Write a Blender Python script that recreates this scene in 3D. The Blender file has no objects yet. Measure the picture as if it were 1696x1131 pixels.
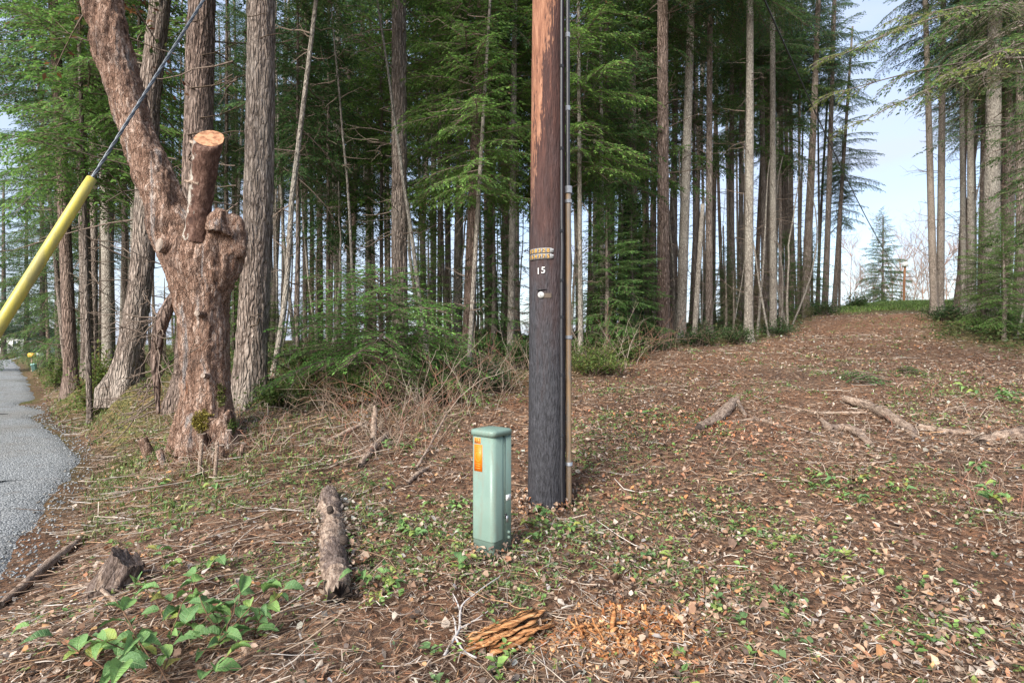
import bpy, bmesh, math, random
import numpy as np
from mathutils import Vector, Matrix

# ------------------------------------------------------------------ scene, camera, sky, sun
sc = bpy.context.scene
R = math.radians
rng = np.random.default_rng(11)
random.seed(11)
F = 942.0; CU, HV = 848.0, 570.0; CH = 1.45        # focal length in photo pixels, principal column, horizon row, eye height

cam_d = bpy.data.cameras.new('camera'); cam = bpy.data.objects.new('camera', cam_d)
sc.collection.objects.link(cam); sc.camera = cam
cam_d.sensor_width = 36.0; cam_d.lens = 36.0 * F / 1696.0
cam_d.shift_y = (HV - 565.5) / 1696.0
cam_d.clip_start = 0.05; cam_d.clip_end = 3000
cam.location = (0, 0, CH); cam.rotation_euler = (R(90), 0, 0)

SUN_EL, SUN_AZ = 33.0, 212.0                        # compass degrees, +Y is north: the sun stands behind the camera's left shoulder
world = bpy.data.worlds.new('World'); sc.world = world; world.use_nodes = True
wn = world.node_tree; wn.nodes.clear()
w_out = wn.nodes.new('ShaderNodeOutputWorld'); w_bg = wn.nodes.new('ShaderNodeBackground')
w_sky = wn.nodes.new('ShaderNodeTexSky'); w_sky.sky_type = 'NISHITA'; w_sky.sun_disc = False
w_sky.sun_elevation = R(SUN_EL); w_sky.sun_rotation = R(SUN_AZ); w_sky.air_density = 1.0; w_sky.dust_density = 2.0
w_tc = wn.nodes.new('ShaderNodeTexCoord'); w_map = wn.nodes.new('ShaderNodeMapping'); w_map.inputs['Scale'].default_value = (1.6, 1.6, 6.0)
w_no = wn.nodes.new('ShaderNodeTexNoise'); w_no.inputs['Scale'].default_value = 1.7; w_no.inputs['Detail'].default_value = 7
w_ra = wn.nodes.new('ShaderNodeMapRange'); w_ra.inputs[1].default_value = 0.34; w_ra.inputs[2].default_value = 0.66
w_ra.inputs[3].default_value = 0.30; w_ra.inputs[4].default_value = 0.92
w_mx = wn.nodes.new('ShaderNodeMix'); w_mx.data_type = 'RGBA'
w_mx.inputs[7].default_value = (2.65, 2.95, 3.7, 1)
wl = wn.links.new
wl(w_tc.outputs['Generated'], w_map.inputs['Vector']); wl(w_map.outputs[0], w_no.inputs['Vector'])
wl(w_no.outputs['Fac'], w_ra.inputs[0]); wl(w_ra.outputs[0], w_mx.inputs[0]); wl(w_sky.outputs[0], w_mx.inputs[6])
wl(w_mx.outputs[2], w_bg.inputs['Color']); w_bg.inputs['Strength'].default_value = 0.125
wl(w_bg.outputs[0], w_out.inputs['Surface'])

sun_d = bpy.data.lights.new('sun', 'SUN'); sun_d.energy = 3.6; sun_d.angle = R(30); sun_d.color = (1.0, 0.955, 0.89)
sun = bpy.data.objects.new('sun', sun_d); sc.collection.objects.link(sun)
_sv = Vector((math.sin(R(SUN_AZ)) * math.cos(R(SUN_EL)), math.cos(R(SUN_AZ)) * math.cos(R(SUN_EL)), math.sin(R(SUN_EL))))
sun.rotation_euler = _sv.to_track_quat('Z', 'Y').to_euler(); sun.location = (-20, -20, 30)

sc.view_settings.view_transform = 'Standard'; sc.view_settings.look = 'None'
sc.view_settings.gamma = 1.0; sc.view_settings.use_curve_mapping = False
sc.view_settings.exposure = 1.32
sc.cycles.max_bounces = 6; sc.cycles.diffuse_bounces = 4; sc.cycles.glossy_bounces = 2
sc.cycles.transmission_bounces = 3; sc.cycles.transparent_max_bounces = 4; sc.cycles.use_denoising = True

# ------------------------------------------------------------------ helpers
COL = sc.collection

def px(u, v, d):
    return np.array([(u - CU) / F * d, d, CH - (v - HV) / F * d])

def tag(o, label=None, cat=None, group=None, kind=None):
    if label: o['label'] = label
    if cat: o['category'] = cat
    if group: o['group'] = group
    if kind: o['kind'] = kind
    return o

def empty(name, loc, label=None, cat=None, group=None):
    o = bpy.data.objects.new(name, None); COL.objects.link(o); o.location = [float(c) for c in loc]
    o.empty_display_size = 0.2
    return tag(o, label, cat, group)

def mesh(name, V, faces, mats=None, col=None, midx=None, smooth=False):
    V = np.asarray(V, dtype=np.float32).reshape(-1, 3)
    if isinstance(faces, np.ndarray): faces = [faces]
    faces = [np.asarray(f, dtype=np.int32) for f in faces if len(f)]
    me = bpy.data.meshes.new(name)
    me.vertices.add(len(V)); me.vertices.foreach_set('co', V.ravel())
    loops = np.concatenate([f.ravel() for f in faces])
    tot = np.concatenate([np.full(len(f), f.shape[1], dtype=np.int32) for f in faces])
    start = np.concatenate([[0], np.cumsum(tot)[:-1]]).astype(np.int32)
    me.loops.add(len(loops)); me.loops.foreach_set('vertex_index', loops)
    me.polygons.add(len(tot)); me.polygons.foreach_set('loop_start', start); me.polygons.foreach_set('loop_total', tot)
    if midx is not None: me.polygons.foreach_set('material_index', np.asarray(midx, dtype=np.int32))
    if smooth: me.polygons.foreach_set('use_smooth', np.ones(len(tot), dtype=bool))
    me.update(calc_edges=True)
    if col is not None:
        a = me.color_attributes.new('col', 'FLOAT_COLOR', 'POINT')
        c = np.ones((len(V), 4), dtype=np.float32); c[:, :3] = np.asarray(col).reshape(-1, 3); a.data.foreach_set('color', c.ravel())
    if mats is not None:
        for m in (mats if isinstance(mats, (list, tuple)) else [mats]): me.materials.append(m)
    return me

def obj(name, me, parent=None, loc=None, rot=None, scale=None):
    o = bpy.data.objects.new(name, me); COL.objects.link(o)
    if parent is not None: o.parent = parent
    if loc is not None: o.location = [float(c) for c in loc]
    if rot is not None: o.rotation_euler = rot
    if scale is not None: o.scale = scale if hasattr(scale, '__len__') else (scale,) * 3
    return o

def part(name, parent, V, faces, mats, root=None, **kw):
    """a part given in world coordinates, under a thing whose Empty stands at parent.location (root: the thing, when parent is a part)"""
    base = np.array((root or parent).location)
    return obj(name, mesh(name, np.asarray(V).reshape(-1, 3) - base, faces, mats, **kw), parent)

class Acc:
    def __init__(s): s.V = []; s.F = []; s.C = []; s.M = []; s.n = 0
    def add(s, V, Fq, col=None, m=0):
        V = np.asarray(V).reshape(-1, 3)
        s.V.append(V); s.F.append(np.asarray(Fq) + s.n); s.n += len(V)
        if col is not None: s.C.append(np.broadcast_to(np.asarray(col, dtype=float), (len(V), 3)))
        s.M.append(np.full(len(Fq), m))
    def arrays(s):
        quads = [f for f in s.F if f.shape[1] == 4]; tris = [f for f in s.F if f.shape[1] == 3]
        mq = [m for f, m in zip(s.F, s.M) if f.shape[1] == 4]; mt = [m for f, m in zip(s.F, s.M) if f.shape[1] == 3]
        fs = ([np.concatenate(quads)] if quads else []) + ([np.concatenate(tris)] if tris else [])
        return np.concatenate(s.V), fs, (np.concatenate(s.C) if s.C else None), np.concatenate(mq + mt)
    def mesh(s, name, mats, smooth=False):
        V, fs, C, M = s.arrays(); return mesh(name, V, fs, mats, C, M, smooth)
    def part(s, name, parent, mats, smooth=False, root=None):
        V, fs, C, M = s.arrays(); return part(name, parent, V, fs, mats, root=root, col=C, midx=M, smooth=smooth)

def _h(x, y, z, seed):
    with np.errstate(over='ignore'):
        n = (x.astype(np.int64) * 374761393 + y.astype(np.int64) * 668265263 + z.astype(np.int64) * 2147483647 + seed * 1274126177) & 0xFFFFFFFF
        n = ((n ^ (n >> 13)) * 1274126177) & 0xFFFFFFFF
        return ((n ^ (n >> 16)) & 0xFFFF) / 65535.0

def vnoise(p, scale=1.0, seed=0):
    p = np.asarray(p, dtype=float) * scale
    i = np.floor(p).astype(np.int64); f = p - i; f = f * f * (3 - 2 * f)
    x, y, z = i[..., 0], i[..., 1], i[..., 2]; fx, fy, fz = f[..., 0], f[..., 1], f[..., 2]
    def L(a, b, t): return a + (b - a) * t
    c = [[[_h(x + a, y + b, z + e, seed) for e in (0, 1)] for b in (0, 1)] for a in (0, 1)]
    r = L(L(L(c[0][0][0], c[1][0][0], fx), L(c[0][1][0], c[1][1][0], fx), fy), L(L(c[0][0][1], c[1][0][1], fx), L(c[0][1][1], c[1][1][1], fx), fy), fz)
    return r * 2 - 1

def fbm(p, scale=1.0, octv=3, seed=0):
    r = 0; a = 1.0; t = 0
    for k in range(octv):
        r = r + a * vnoise(p, scale * 2 ** k, seed + k); t += a; a *= 0.5
    return r / t

def unit(v): return v / np.maximum(np.linalg.norm(v, axis=-1, keepdims=True), 1e-9)

def tubes(P, Rad, sides=3):
    """a batch of m tapered tubes of n rings each: P (m,n,3), Rad (m,n)"""
    P = np.asarray(P, dtype=float); Rad = np.asarray(Rad, dtype=float)
    if P.ndim == 2: P = P[None]; Rad = Rad[None]
    m, n, _ = P.shape
    T = unit(np.gradient(P, axis=1))
    mean = unit(P[:, -1] - P[:, 0])
    ref = np.where(np.abs(mean[:, 2:3]) > 0.8, np.array([[0.0, 1, 0]]), np.array([[0.0, 0, 1]]))[:, None, :]
    A = unit(np.cross(T, np.broadcast_to(ref, T.shape))); B = np.cross(T, A)
    ang = np.arange(sides) * 2 * np.pi / sides
    V = P[:, :, None, :] + Rad[:, :, None, None] * (np.cos(ang)[None, None, :, None] * A[:, :, None, :] + np.sin(ang)[None, None, :, None] * B[:, :, None, :])
    idx = np.arange(m * n * sides).reshape(m, n, sides)
    a = idx[:, :-1]; b = idx[:, 1:]
    Fq = np.stack([a, np.roll(a, -1, 2), np.roll(b, -1, 2), b], -1).reshape(-1, 4)
    return V.reshape(-1, 3), Fq

def curve(pts, n):
    """Catmull-Rom through pts (k,c) sampled n times"""
    p = np.asarray(pts, dtype=float); k = len(p)
    q = np.vstack([2 * p[0] - p[1], p, 2 * p[-1] - p[-2]])
    t = np.linspace(0, k - 1 - 1e-6, n); i = t.astype(int); f = (t - i)[:, None]
    p0, p1, p2, p3 = q[i], q[i + 1], q[i + 2], q[i + 3]
    return 0.5 * (2 * p1 + (p2 - p0) * f + (2 * p0 - 5 * p1 + 4 * p2 - p3) * f ** 2 + (3 * p1 - p0 - 3 * p2 + p3) * f ** 3)

def box(cx, cy, cz, sx, sy, sz):
    s = np.array([[x, y, z] for z in (-.5, .5) for y in (-.5, .5) for x in (-.5, .5)]) * (sx, sy, sz) + (cx, cy, cz)
    return s, np.array([[0, 2, 3, 1], [4, 5, 7, 6], [0, 1, 5, 4], [2, 6, 7, 3], [0, 4, 6, 2], [1, 3, 7, 5]])

def rotz(V, a, c=(0, 0, 0)):
    V = np.asarray(V, dtype=float) - c; co, si = math.cos(a), math.sin(a)
    return np.stack([V[..., 0] * co - V[..., 1] * si, V[..., 0] * si + V[..., 1] * co, V[..., 2]], -1) + c

# ------------------------------------------------------------------ materials
class NT:
    def __init__(s, name):
        s.m = bpy.data.materials.new(name); s.m.use_nodes = True; s.t = s.m.node_tree; s.t.nodes.clear()
        s.out = s.t.nodes.new('ShaderNodeOutputMaterial')
    def n(s, typ, ins=None, **props):
        nd = s.t.nodes.new('ShaderNode' + typ)
        for k, v in props.items(): setattr(nd, k, v)
        for k, v in (ins or {}).items():
            if hasattr(v, 'is_output') or isinstance(v, bpy.types.NodeSocket): s.t.links.new(v, nd.inputs[k])
            else: nd.inputs[k].default_value = v
        return nd
    def coord(s, which='Object', scale=(1, 1, 1)):
        tc = s.n('TexCoord'); return s.n('Mapping', {'Vector': tc.outputs[which], 'Scale': scale}).outputs[0]
    def noise(s, vec, scale, detail=4, rough=0.55, dist=0.0):
        return s.n('TexNoise', {'Vector': vec, 'Scale': scale, 'Detail': detail, 'Roughness': rough, 'Distortion': dist}).outputs['Fac']
    def ramp(s, fac, stops):
        r = s.n('ValToRGB', {'Fac': fac}); e = r.color_ramp.elements
        while len(e) < len(stops): e.new(0.5)
        for k, (p, c) in enumerate(stops): e[k].position = p; e[k].color = (*c, 1) if len(c) == 3 else c
        return r.outputs['Color']
    def mix(s, fac, a, b, blend='MIX'):
        nd = s.n('Mix', None, data_type='RGBA', blend_type=blend)
        for k, v in ((0, fac), (6, a), (7, b)):
            if isinstance(v, bpy.types.NodeSocket): s.t.links.new(v, nd.inputs[k])
            else: nd.inputs[k].default_value = v if k == 0 else (*v, 1)
        return nd.outputs[2]
    def math(s, op, a, b=0.0):
        nd = s.n('Math', None, operation=op)
        for k, v in ((0, a), (1, b)):
            if isinstance(v, bpy.types.NodeSocket): s.t.links.new(v, nd.inputs[k])
            else: nd.inputs[k].default_value = v
        return nd.outputs[0]
    def rng(s, v, a, b, c=0.0, d=1.0):
        return s.n('MapRange', {0: v, 1: a, 2: b, 3: c, 4: d}).outputs[0]
    def bump(s, h, strength=0.5, dist=0.02, normal=None):
        ins = {'Height': h, 'Strength': strength, 'Distance': dist}
        if normal is not None: ins['Normal'] = normal
        return s.n('Bump', ins).outputs[0]
    def done(s, color, rough=0.8, normal=None, spec=0.3, metal=0.0, trans=None):
        ins = {'Base Color': color if isinstance(color, bpy.types.NodeSocket) else (*color, 1), 'Roughness': rough, 'Metallic': metal, 'Specular IOR Level': spec}
        if normal is not None: ins['Normal'] = normal
        b = s.n('BsdfPrincipled', ins).outputs[0]
        if trans:
            t = s.n('BsdfTranslucent', {'Color': color if isinstance(color, bpy.types.NodeSocket) else (*color, 1)}).outputs[0]
            b = s.n('MixShader', {0: trans, 1: b, 2: t}).outputs[0]
        s.t.links.new(b, s.out.inputs['Surface']); return s.m

def m_plain(name, c, rough=0.6, spec=0.4, metal=0.0, var=0.12, scale=30, bump=0.0):
    t = NT(name); v = t.coord(); f = t.noise(v, scale, 5)
    lo = tuple(x * (1 - var) for x in c); hi = tuple(min(1, x * (1 + var)) for x in c)
    nrm = t.bump(f, bump, 0.01) if bump else None
    return t.done(t.ramp(f, [(0.3, lo), (0.7, hi)]), rough, nrm, spec, metal)

def m_col(name, rough=0.75, spec=0.25, trans=None, noise_scale=9, var=0.35, tint=0.25):
    """colour from the 'col' attribute, with grain and a small shift from object to object"""
    t = NT(name); a = t.n('Attribute', None, attribute_name='col').outputs['Color']
    oi = t.n('ObjectInfo').outputs['Random']
    f = t.noise(t.coord(), noise_scale, 3)
    c = t.mix(1.0, a, t.ramp(f, [(0.3, (1 - var,) * 3), (0.7, (1 + var * 0.6,) * 3)]), 'MULTIPLY')
    k = t.ramp(oi, [(0.0, (1 - tint, 1 - tint * 0.5, 1 - tint * 0.3)), (0.5, (1, 1, 1)), (1.0, (1 + tint * 0.7, 1 + tint * 0.3, 1 - tint * 0.2))])
    c = t.mix(1.0, c, k, 'MULTIPLY')
    return t.done(c, rough, None, spec, trans=trans)

def m_bark(name, dark, mid, light, furrow=(12, 12, 2.0), bump=1.0, dist=0.045, lichen=None, tint=0.18):
    t = NT(name); v0 = t.coord('Object', furrow)
    wob = t.n('TexNoise', {'Vector': v0, 'Scale': 0.8, 'Detail': 3}).outputs['Color']
    v = t.n('VectorMath', {0: v0, 1: t.n('VectorMath', {0: wob, 'Scale': 0.9}, operation='SCALE').outputs[0]}, operation='ADD').outputs[0]
    ed = t.n('TexVoronoi', {'Vector': v, 'Scale': 1.7}, feature='DISTANCE_TO_EDGE').outputs['Distance']
    plate = t.rng(ed, 0.0, 0.22)
    n1 = t.noise(v, 1.6, 6, 0.62, 0.6); n2 = t.noise(t.coord('Object', (30, 30, 12)), 1.6, 5)
    w = t.coord('Object', (1.3, 1.3, 0.7)); n3 = t.noise(w, 1.0, 3)
    h = t.math('ADD', t.math('MULTIPLY', n1, 0.55), t.math('MULTIPLY', n2, 0.45))
    c = t.ramp(h, [(0.36, dark), (0.50, mid), (0.64, light)])
    c = t.mix(t.rng(plate, 0.0, 0.7, 0.6, 0.0), c, dark)
    c = t.mix(t.rng(n3, 0.45, 0.7), c, t.mix(0.45, c, lichen or light), 'MIX')
    oi = t.n('ObjectInfo').outputs['Random']
    c = t.mix(1.0, c, t.ramp(oi, [(0, (1 - tint,) * 3), (0.5, (1, 0.97, 0.94)), (1, (1 + tint, 1 + tint * 0.9, 1 + tint * 0.75))]), 'MULTIPLY')
    hh = t.math('ADD', t.math('MULTIPLY', plate, 0.8), t.math('MULTIPLY', h, 0.7))
    return t.done(c, 0.92, t.bump(hh, bump, dist), 0.15)

M = {}
M['fir_bark'] = m_bark('fir_bark', (0.065, 0.048, 0.039), (0.205, 0.165, 0.14), (0.37, 0.32, 0.28), lichen=(0.34, 0.31, 0.27))
M['fir_bark_red'] = m_bark('fir_bark_red', (0.068, 0.045, 0.036), (0.215, 0.155, 0.125), (0.37, 0.285, 0.24), lichen=(0.33, 0.265, 0.225))
M['grey_bark'] = m_bark('grey_bark', (0.085, 0.072, 0.06), (0.245, 0.22, 0.19), (0.41, 0.38, 0.33), furrow=(14, 14, 4.5), bump=0.6, lichen=(0.40, 0.39, 0.34))
M['thin_bark'] = m_bark('thin_bark', (0.075, 0.062, 0.052), (0.195, 0.165, 0.14), (0.34, 0.30, 0.26), furrow=(16, 16, 5), bump=0.5)
M['dark_twig'] = m_plain('dark_twig', (0.15, 0.115, 0.09), 0.9, 0.1, var=0.4)
M['foliage'] = m_col('foliage', 0.6, 0.3, trans=0.5, noise_scale=2.5)
M['leaf_lit'] = m_col('dry_litter', 0.85, 0.15, noise_scale=40, var=0.3, tint=0)
M['weed'] = m_col('weed_leaf', 0.55, 0.35, trans=0.25, noise_scale=20, tint=0)

def madrone_bark():
    t = NT('madrone_bark'); n1 = t.noise(t.coord('Object', (1, 1, 0.5)), 30, 6, 0.68, 0.5); st = t.noise(t.coord('Object', (9, 9, 0.9)), 1.0, 6, 0.62, 0.7)
    wob = t.n('TexNoise', {'Vector': t.coord(), 'Scale': 16.0, 'Detail': 3}).outputs['Color']
    vv = t.n('VectorMath', {0: t.coord('Object', (34, 34, 9)), 1: t.n('VectorMath', {0: wob, 'Scale': 1.6}, operation='SCALE').outputs[0]}, operation='ADD').outputs[0]
    vo = t.n('TexVoronoi', {'Vector': vv, 'Scale': 1.0}); cell = t.n('SeparateColor', {0: vo.outputs['Color']}).outputs[0]
    v2 = t.n('TexVoronoi', {'Vector': vv, 'Scale': 1.0}, feature='DISTANCE_TO_EDGE').outputs['Distance']
    k = t.math('ADD', t.math('ADD', t.math('MULTIPLY', n1, 0.42), t.math('MULTIPLY', st, 0.44)), t.math('MULTIPLY', cell, 0.14))
    c = t.ramp(k, [(0.33, (0.045, 0.027, 0.02)), (0.44, (0.19, 0.112, 0.078)), (0.55, (0.34, 0.225, 0.168)), (0.67, (0.53, 0.43, 0.36))])
    n3 = t.noise(t.coord(), 2.4, 5, 0.62, 0.6)
    c = t.mix(t.rng(n3, 0.52, 0.64, 0, 0.8), c, t.ramp(k, [(0.34, (0.03, 0.02, 0.016)), (0.5, (0.12, 0.078, 0.06)), (0.68, (0.36, 0.28, 0.235))]))
    c = t.mix(t.rng(t.noise(t.coord('Object', (7, 7, 1.3)), 1.3, 5, 0.65), 0.665, 0.72, 0, 0.6), c, (0.42, 0.18, 0.09))
    c = t.mix(t.rng(t.noise(t.coord('Object', (8, 8, 0.9)), 1.1, 4, 0.6), 0.60, 0.68, 0, 0.75), c, t.ramp(n1, [(0.35, (0.12, 0.11, 0.11)), (0.65, (0.38, 0.36, 0.345))]))
    h = t.math('ADD', t.math('ADD', t.math('MULTIPLY', cell, 0.4), t.rng(v2, 0, .12, 0, .4)), t.math('ADD', n1, t.math('MULTIPLY', st, 1.6)))
    return t.done(c, 0.92, t.bump(h, 1.0, 0.045), 0.12)
M['madrone'] = madrone_bark()

def cut_wood(name, a, b, ring=28, axis=(1, 1, 1)):
    t = NT(name); v = t.coord('Object', axis)
    w = t.n('TexWave', {'Vector': v, 'Scale': ring, 'Distortion': 3.0, 'Detail': 3, 'Detail Scale': 1.5}, wave_type='RINGS', rings_direction='Z').outputs['Fac']
    n = t.noise(v, 14, 4)
    c = t.mix(t.rng(n, 0.45, 0.62), t.ramp(w, [(0, a), (1, b)]), tuple(x * 0.55 for x in a)); c = t.mix(t.rng(t.noise(v, 7, 5, .65, .8), .56, .64, 0, .7), c, tuple(x * .25 for x in a))
    return t.done(c, 0.8, t.bump(w, 0.2, 0.005), 0.2)
M['cut_orange'] = cut_wood('cut_orange_wood', (0.36, 0.17, 0.09), (0.50, 0.28, 0.165))
M['cut_grey'] = cut_wood('cut_grey_wood', (0.20, 0.155, 0.125), (0.32, 0.26, 0.21))
M['cut_dark'] = cut_wood('cut_dark_wood', (0.03, 0.022, 0.018), (0.06, 0.045, 0.036))

def log_mat(name, stretch, pale=True):
    t = NT(name); n = t.noise(t.coord('Object', tuple(5 if k > 20 else 2.2 for k in stretch)), 1.2, 5, 0.65, 0.8)
    n2 = t.noise(t.coord('Object', stretch), 1.6, 6, 0.65, 0.4); n3 = t.noise(t.coord('Object', (70, 70, 70)), 1, 3)
    k = t.math('ADD', t.math('MULTIPLY', n2, .75), t.math('MULTIPLY', n3, .25))
    c = t.ramp(k, [(0.36, (0.085, 0.06, 0.046)), (0.48, (0.23, 0.165, 0.125)), (0.62, (0.43, 0.34, 0.265))])
    b = t.ramp(k, [(0.36, (0.045, 0.032, 0.026)), (0.5, (0.125, 0.092, 0.076)), (0.66, (0.25, 0.20, 0.175))])
    c = t.mix(t.rng(n, *((0.38, 0.46) if not pale else ((0.50, 0.55) if pale == 1 else (0.56, 0.66)))), c, b)
    return t.done(c, 0.9, t.bump(t.math('ADD', t.math('MULTIPLY', n, .8), k), 1.0, 0.03), 0.12)
M['log'] = log_mat('weathered_log', (34, 5, 34)); M['dead_wood'] = log_mat('dead_wood', (30, 6, 30), 2); M['stump'] = log_mat('weathered_stump', (40, 40, 5), False)

def rot_mat():
    t = NT('rotten_wood'); n2 = t.noise(t.coord('Object', (7, 46, 46)), 1.0, 5, 0.6, 0.7)
    c = t.ramp(n2, [(0.34, (0.11, 0.042, 0.018)), (0.5, (0.40, 0.185, 0.075)), (0.68, (0.60, 0.36, 0.18))])
    return t.done(c, 0.9, t.bump(n2, 1.0, 0.02), 0.1)
M['rotten'] = rot_mat()

def ground_mat():
    t = NT('forest_soil'); v = t.coord('Object')
    a = t.n('Attribute', None, attribute_name='col').outputs['Color']
    n1 = t.noise(v, 26, 6, 0.7); n2 = t.noise(v, 95, 3, 0.6)
    c = t.ramp(n1, [(0.30, (0.35, 0.30, 0.28)), (0.48, (0.85, 0.80, 0.78)), (0.60, (1.25, 1.15, 1.05)), (0.74, (1.9, 1.75, 1.6))])
    wob = t.n('TexNoise', {'Vector': v, 'Scale': 22.0, 'Detail': 3}).outputs['Color']
    vv = t.n('VectorMath', {0: t.n('VectorMath', {0: v, 'Scale': 30.0}, operation='SCALE').outputs[0], 1: t.n('VectorMath', {0: wob, 'Scale': 1.8}, operation='SCALE').outputs[0]}, operation='ADD').outputs[0]
    vo = t.n('TexVoronoi', {'Vector': vv, 'Scale': 1.0}); cell = t.n('SeparateColor', {0: vo.outputs['Color']}); n1 = t.math('ADD', t.math('MULTIPLY', n1, .7), t.math('MULTIPLY', cell.outputs[0], .3))
    c = t.mix(1.0, c, t.ramp(cell.outputs[1], [(0, (.55, .5, .48)), (.5, (1, 1, 1)), (.85, (1.5, 1.25, 1.05)), (1, (1.9, 1.75, 1.65))]), 'MULTIPLY')
    c = t.mix(1.0, a, c, 'MULTIPLY')
    return t.done(c, 0.95, t.bump(t.math('ADD', n1, t.math('MULTIPLY', n2, 0.5)), 0.9, 0.04), 0.1)
M['ground'] = ground_mat()

def road_mat():
    t = NT('gravel_road'); v = t.coord('Object')
    vo = t.n('TexVoronoi', {'Vector': v, 'Scale': 55.0}); n = t.noise(v, 150, 2); big = t.noise(v, 0.55, 3)
    g = t.n('SeparateColor', {0: vo.outputs['Color']}).outputs[0]
    c = t.ramp(g, [(0.0, (0.13, 0.14, 0.145)), (0.5, (0.225, 0.238, 0.242)), (1.0, (0.36, 0.372, 0.375))])
    c = t.mix(t.rng(big, 0.45, 0.65, 0, 0.5), c, (0.20, 0.185, 0.16)); c = t.mix(t.rng(t.noise(v, 3.0, 5, .65), .58, .66, 0, .4), c, (0.13, 0.10, 0.08))
    h = t.math('SUBTRACT', t.math('MULTIPLY', n, 0.5), vo.outputs['Distance'])
    return t.done(c, 0.9, t.bump(h, 0.8, 0.03), 0.2)
M['road'] = road_mat()

def pole_mat():
    t = NT('creosoted_pole'); tc = t.n('TexCoord').outputs['Object']
    sep = t.n('SeparateXYZ', {0: tc}); z = sep.outputs[2]; x = sep.outputs[0]
    st = t.noise(t.coord('Object', (38, 38, 4.0)), 1.0, 6, 0.68, 0.5); big = t.noise(t.coord('Object', (6, 6, 1.1)), 1.0, 4, 0.6)
    fine = t.noise(t.coord('Object', (60, 60, 12)), 1.4, 4)
    tar = t.ramp(fine, [(0.3, (0.012, 0.012, 0.014)), (0.7, (0.052, 0.052, 0.06))])
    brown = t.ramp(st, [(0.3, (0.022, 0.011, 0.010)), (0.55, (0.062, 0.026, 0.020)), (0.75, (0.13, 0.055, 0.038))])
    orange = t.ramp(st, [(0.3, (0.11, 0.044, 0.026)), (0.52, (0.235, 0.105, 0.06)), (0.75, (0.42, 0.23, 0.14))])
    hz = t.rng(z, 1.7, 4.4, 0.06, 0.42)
    side = t.rng(x, 0.12, -0.16, -0.15, 0.16)  # more orange on the left: flaked wood plus that flank's sunlight painted in
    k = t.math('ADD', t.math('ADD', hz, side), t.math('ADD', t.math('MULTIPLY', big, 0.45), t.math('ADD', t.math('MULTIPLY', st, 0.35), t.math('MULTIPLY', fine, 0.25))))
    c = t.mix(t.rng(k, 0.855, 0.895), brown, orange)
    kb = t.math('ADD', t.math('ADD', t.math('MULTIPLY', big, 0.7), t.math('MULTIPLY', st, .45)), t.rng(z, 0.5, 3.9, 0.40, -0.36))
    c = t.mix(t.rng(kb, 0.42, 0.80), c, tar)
    return t.done(c, t.rng(z, 0.4, 2.5, 0.55, 0.8), t.bump(t.math('ADD', st, fine), 0.7, 0.02), 0.35)
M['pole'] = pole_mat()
M['orange'] = m_plain('orange_sticker', (0.74, 0.165, 0.008), 0.45, 0.4, var=0.04)
M['orange_light'] = m_plain('orange_sticker_print', (0.82, 0.225, 0.025), 0.45, 0.4, var=0.04)
M['orange_pale'] = m_plain('orange_number_sticker', (0.80, 0.26, 0.04), 0.45, 0.4, var=0.04)
M['black'] = m_plain('black_plastic', (0.012, 0.012, 0.013), 0.4, 0.5, var=0.2)
M['cable'] = m_plain('cable_sheath', (0.028, 0.028, 0.031), 0.45, 0.5, var=0.2)
M['tag'] = m_plain('tag_metal', (0.27, 0.275, 0.275), 0.5, 0.5, var=0.25, scale=60)
M['tag_dark'] = m_plain('tag_dark_field', (0.075, 0.055, 0.04), 0.6, 0.3, var=0.3)
M['tag_yellow'] = m_plain('tag_yellow_digit', (0.58, 0.33, 0.06), 0.5, 0.4, var=0.15)
M['white'] = m_plain('white_paint', (0.72, 0.72, 0.69), 0.5, 0.4, var=0.08)
M['steel'] = m_plain('galvanised_steel', (0.42, 0.43, 0.44), 0.4, 0.5, 0.8, var=0.2)
M['conduit_'] = (lambda: worn('brassy_conduit', (0.215, 0.145, 0.085), (0.13, 0.115, 0.10), .42, (20, 20, 2.2), .46, .6, .8))
M['wire'] = m_plain('steel_strand', (0.09, 0.10, 0.11), 0.4, 0.5, 0.6, var=0.2)
def worn(name, c, grime, rough, scale=(7, 7, 7), lo=.54, hi=.66, amt=.6, spec=.4, speck=.5):
    t = NT(name); n = t.noise(t.coord('Object', scale), 1.3, 6, .68, .4); f = t.noise(t.coord('Object', (60, 60, 60)), 2.2, 3, .6); b = t.noise(t.coord(), 3.0, 3)
    col = t.ramp(b, [(.3, tuple(x * .86 for x in c)), (.7, tuple(min(1, x * 1.1) for x in c))])
    col = t.mix(t.rng(n, lo, hi, 0, amt), col, grime); col = t.mix(t.rng(f, .68, .74, 0, speck), col, tuple(x * .35 for x in grime))
    return t.done(col, t.rng(n, .4, .7, rough - .08, rough + .2), t.bump(f, .15, .004), spec)
M['yellow'] = worn('yellow_guard', (0.44, 0.37, 0.06), (0.25, 0.22, 0.085), .46, (14, 14, 3), .46, .62, .8)
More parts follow.
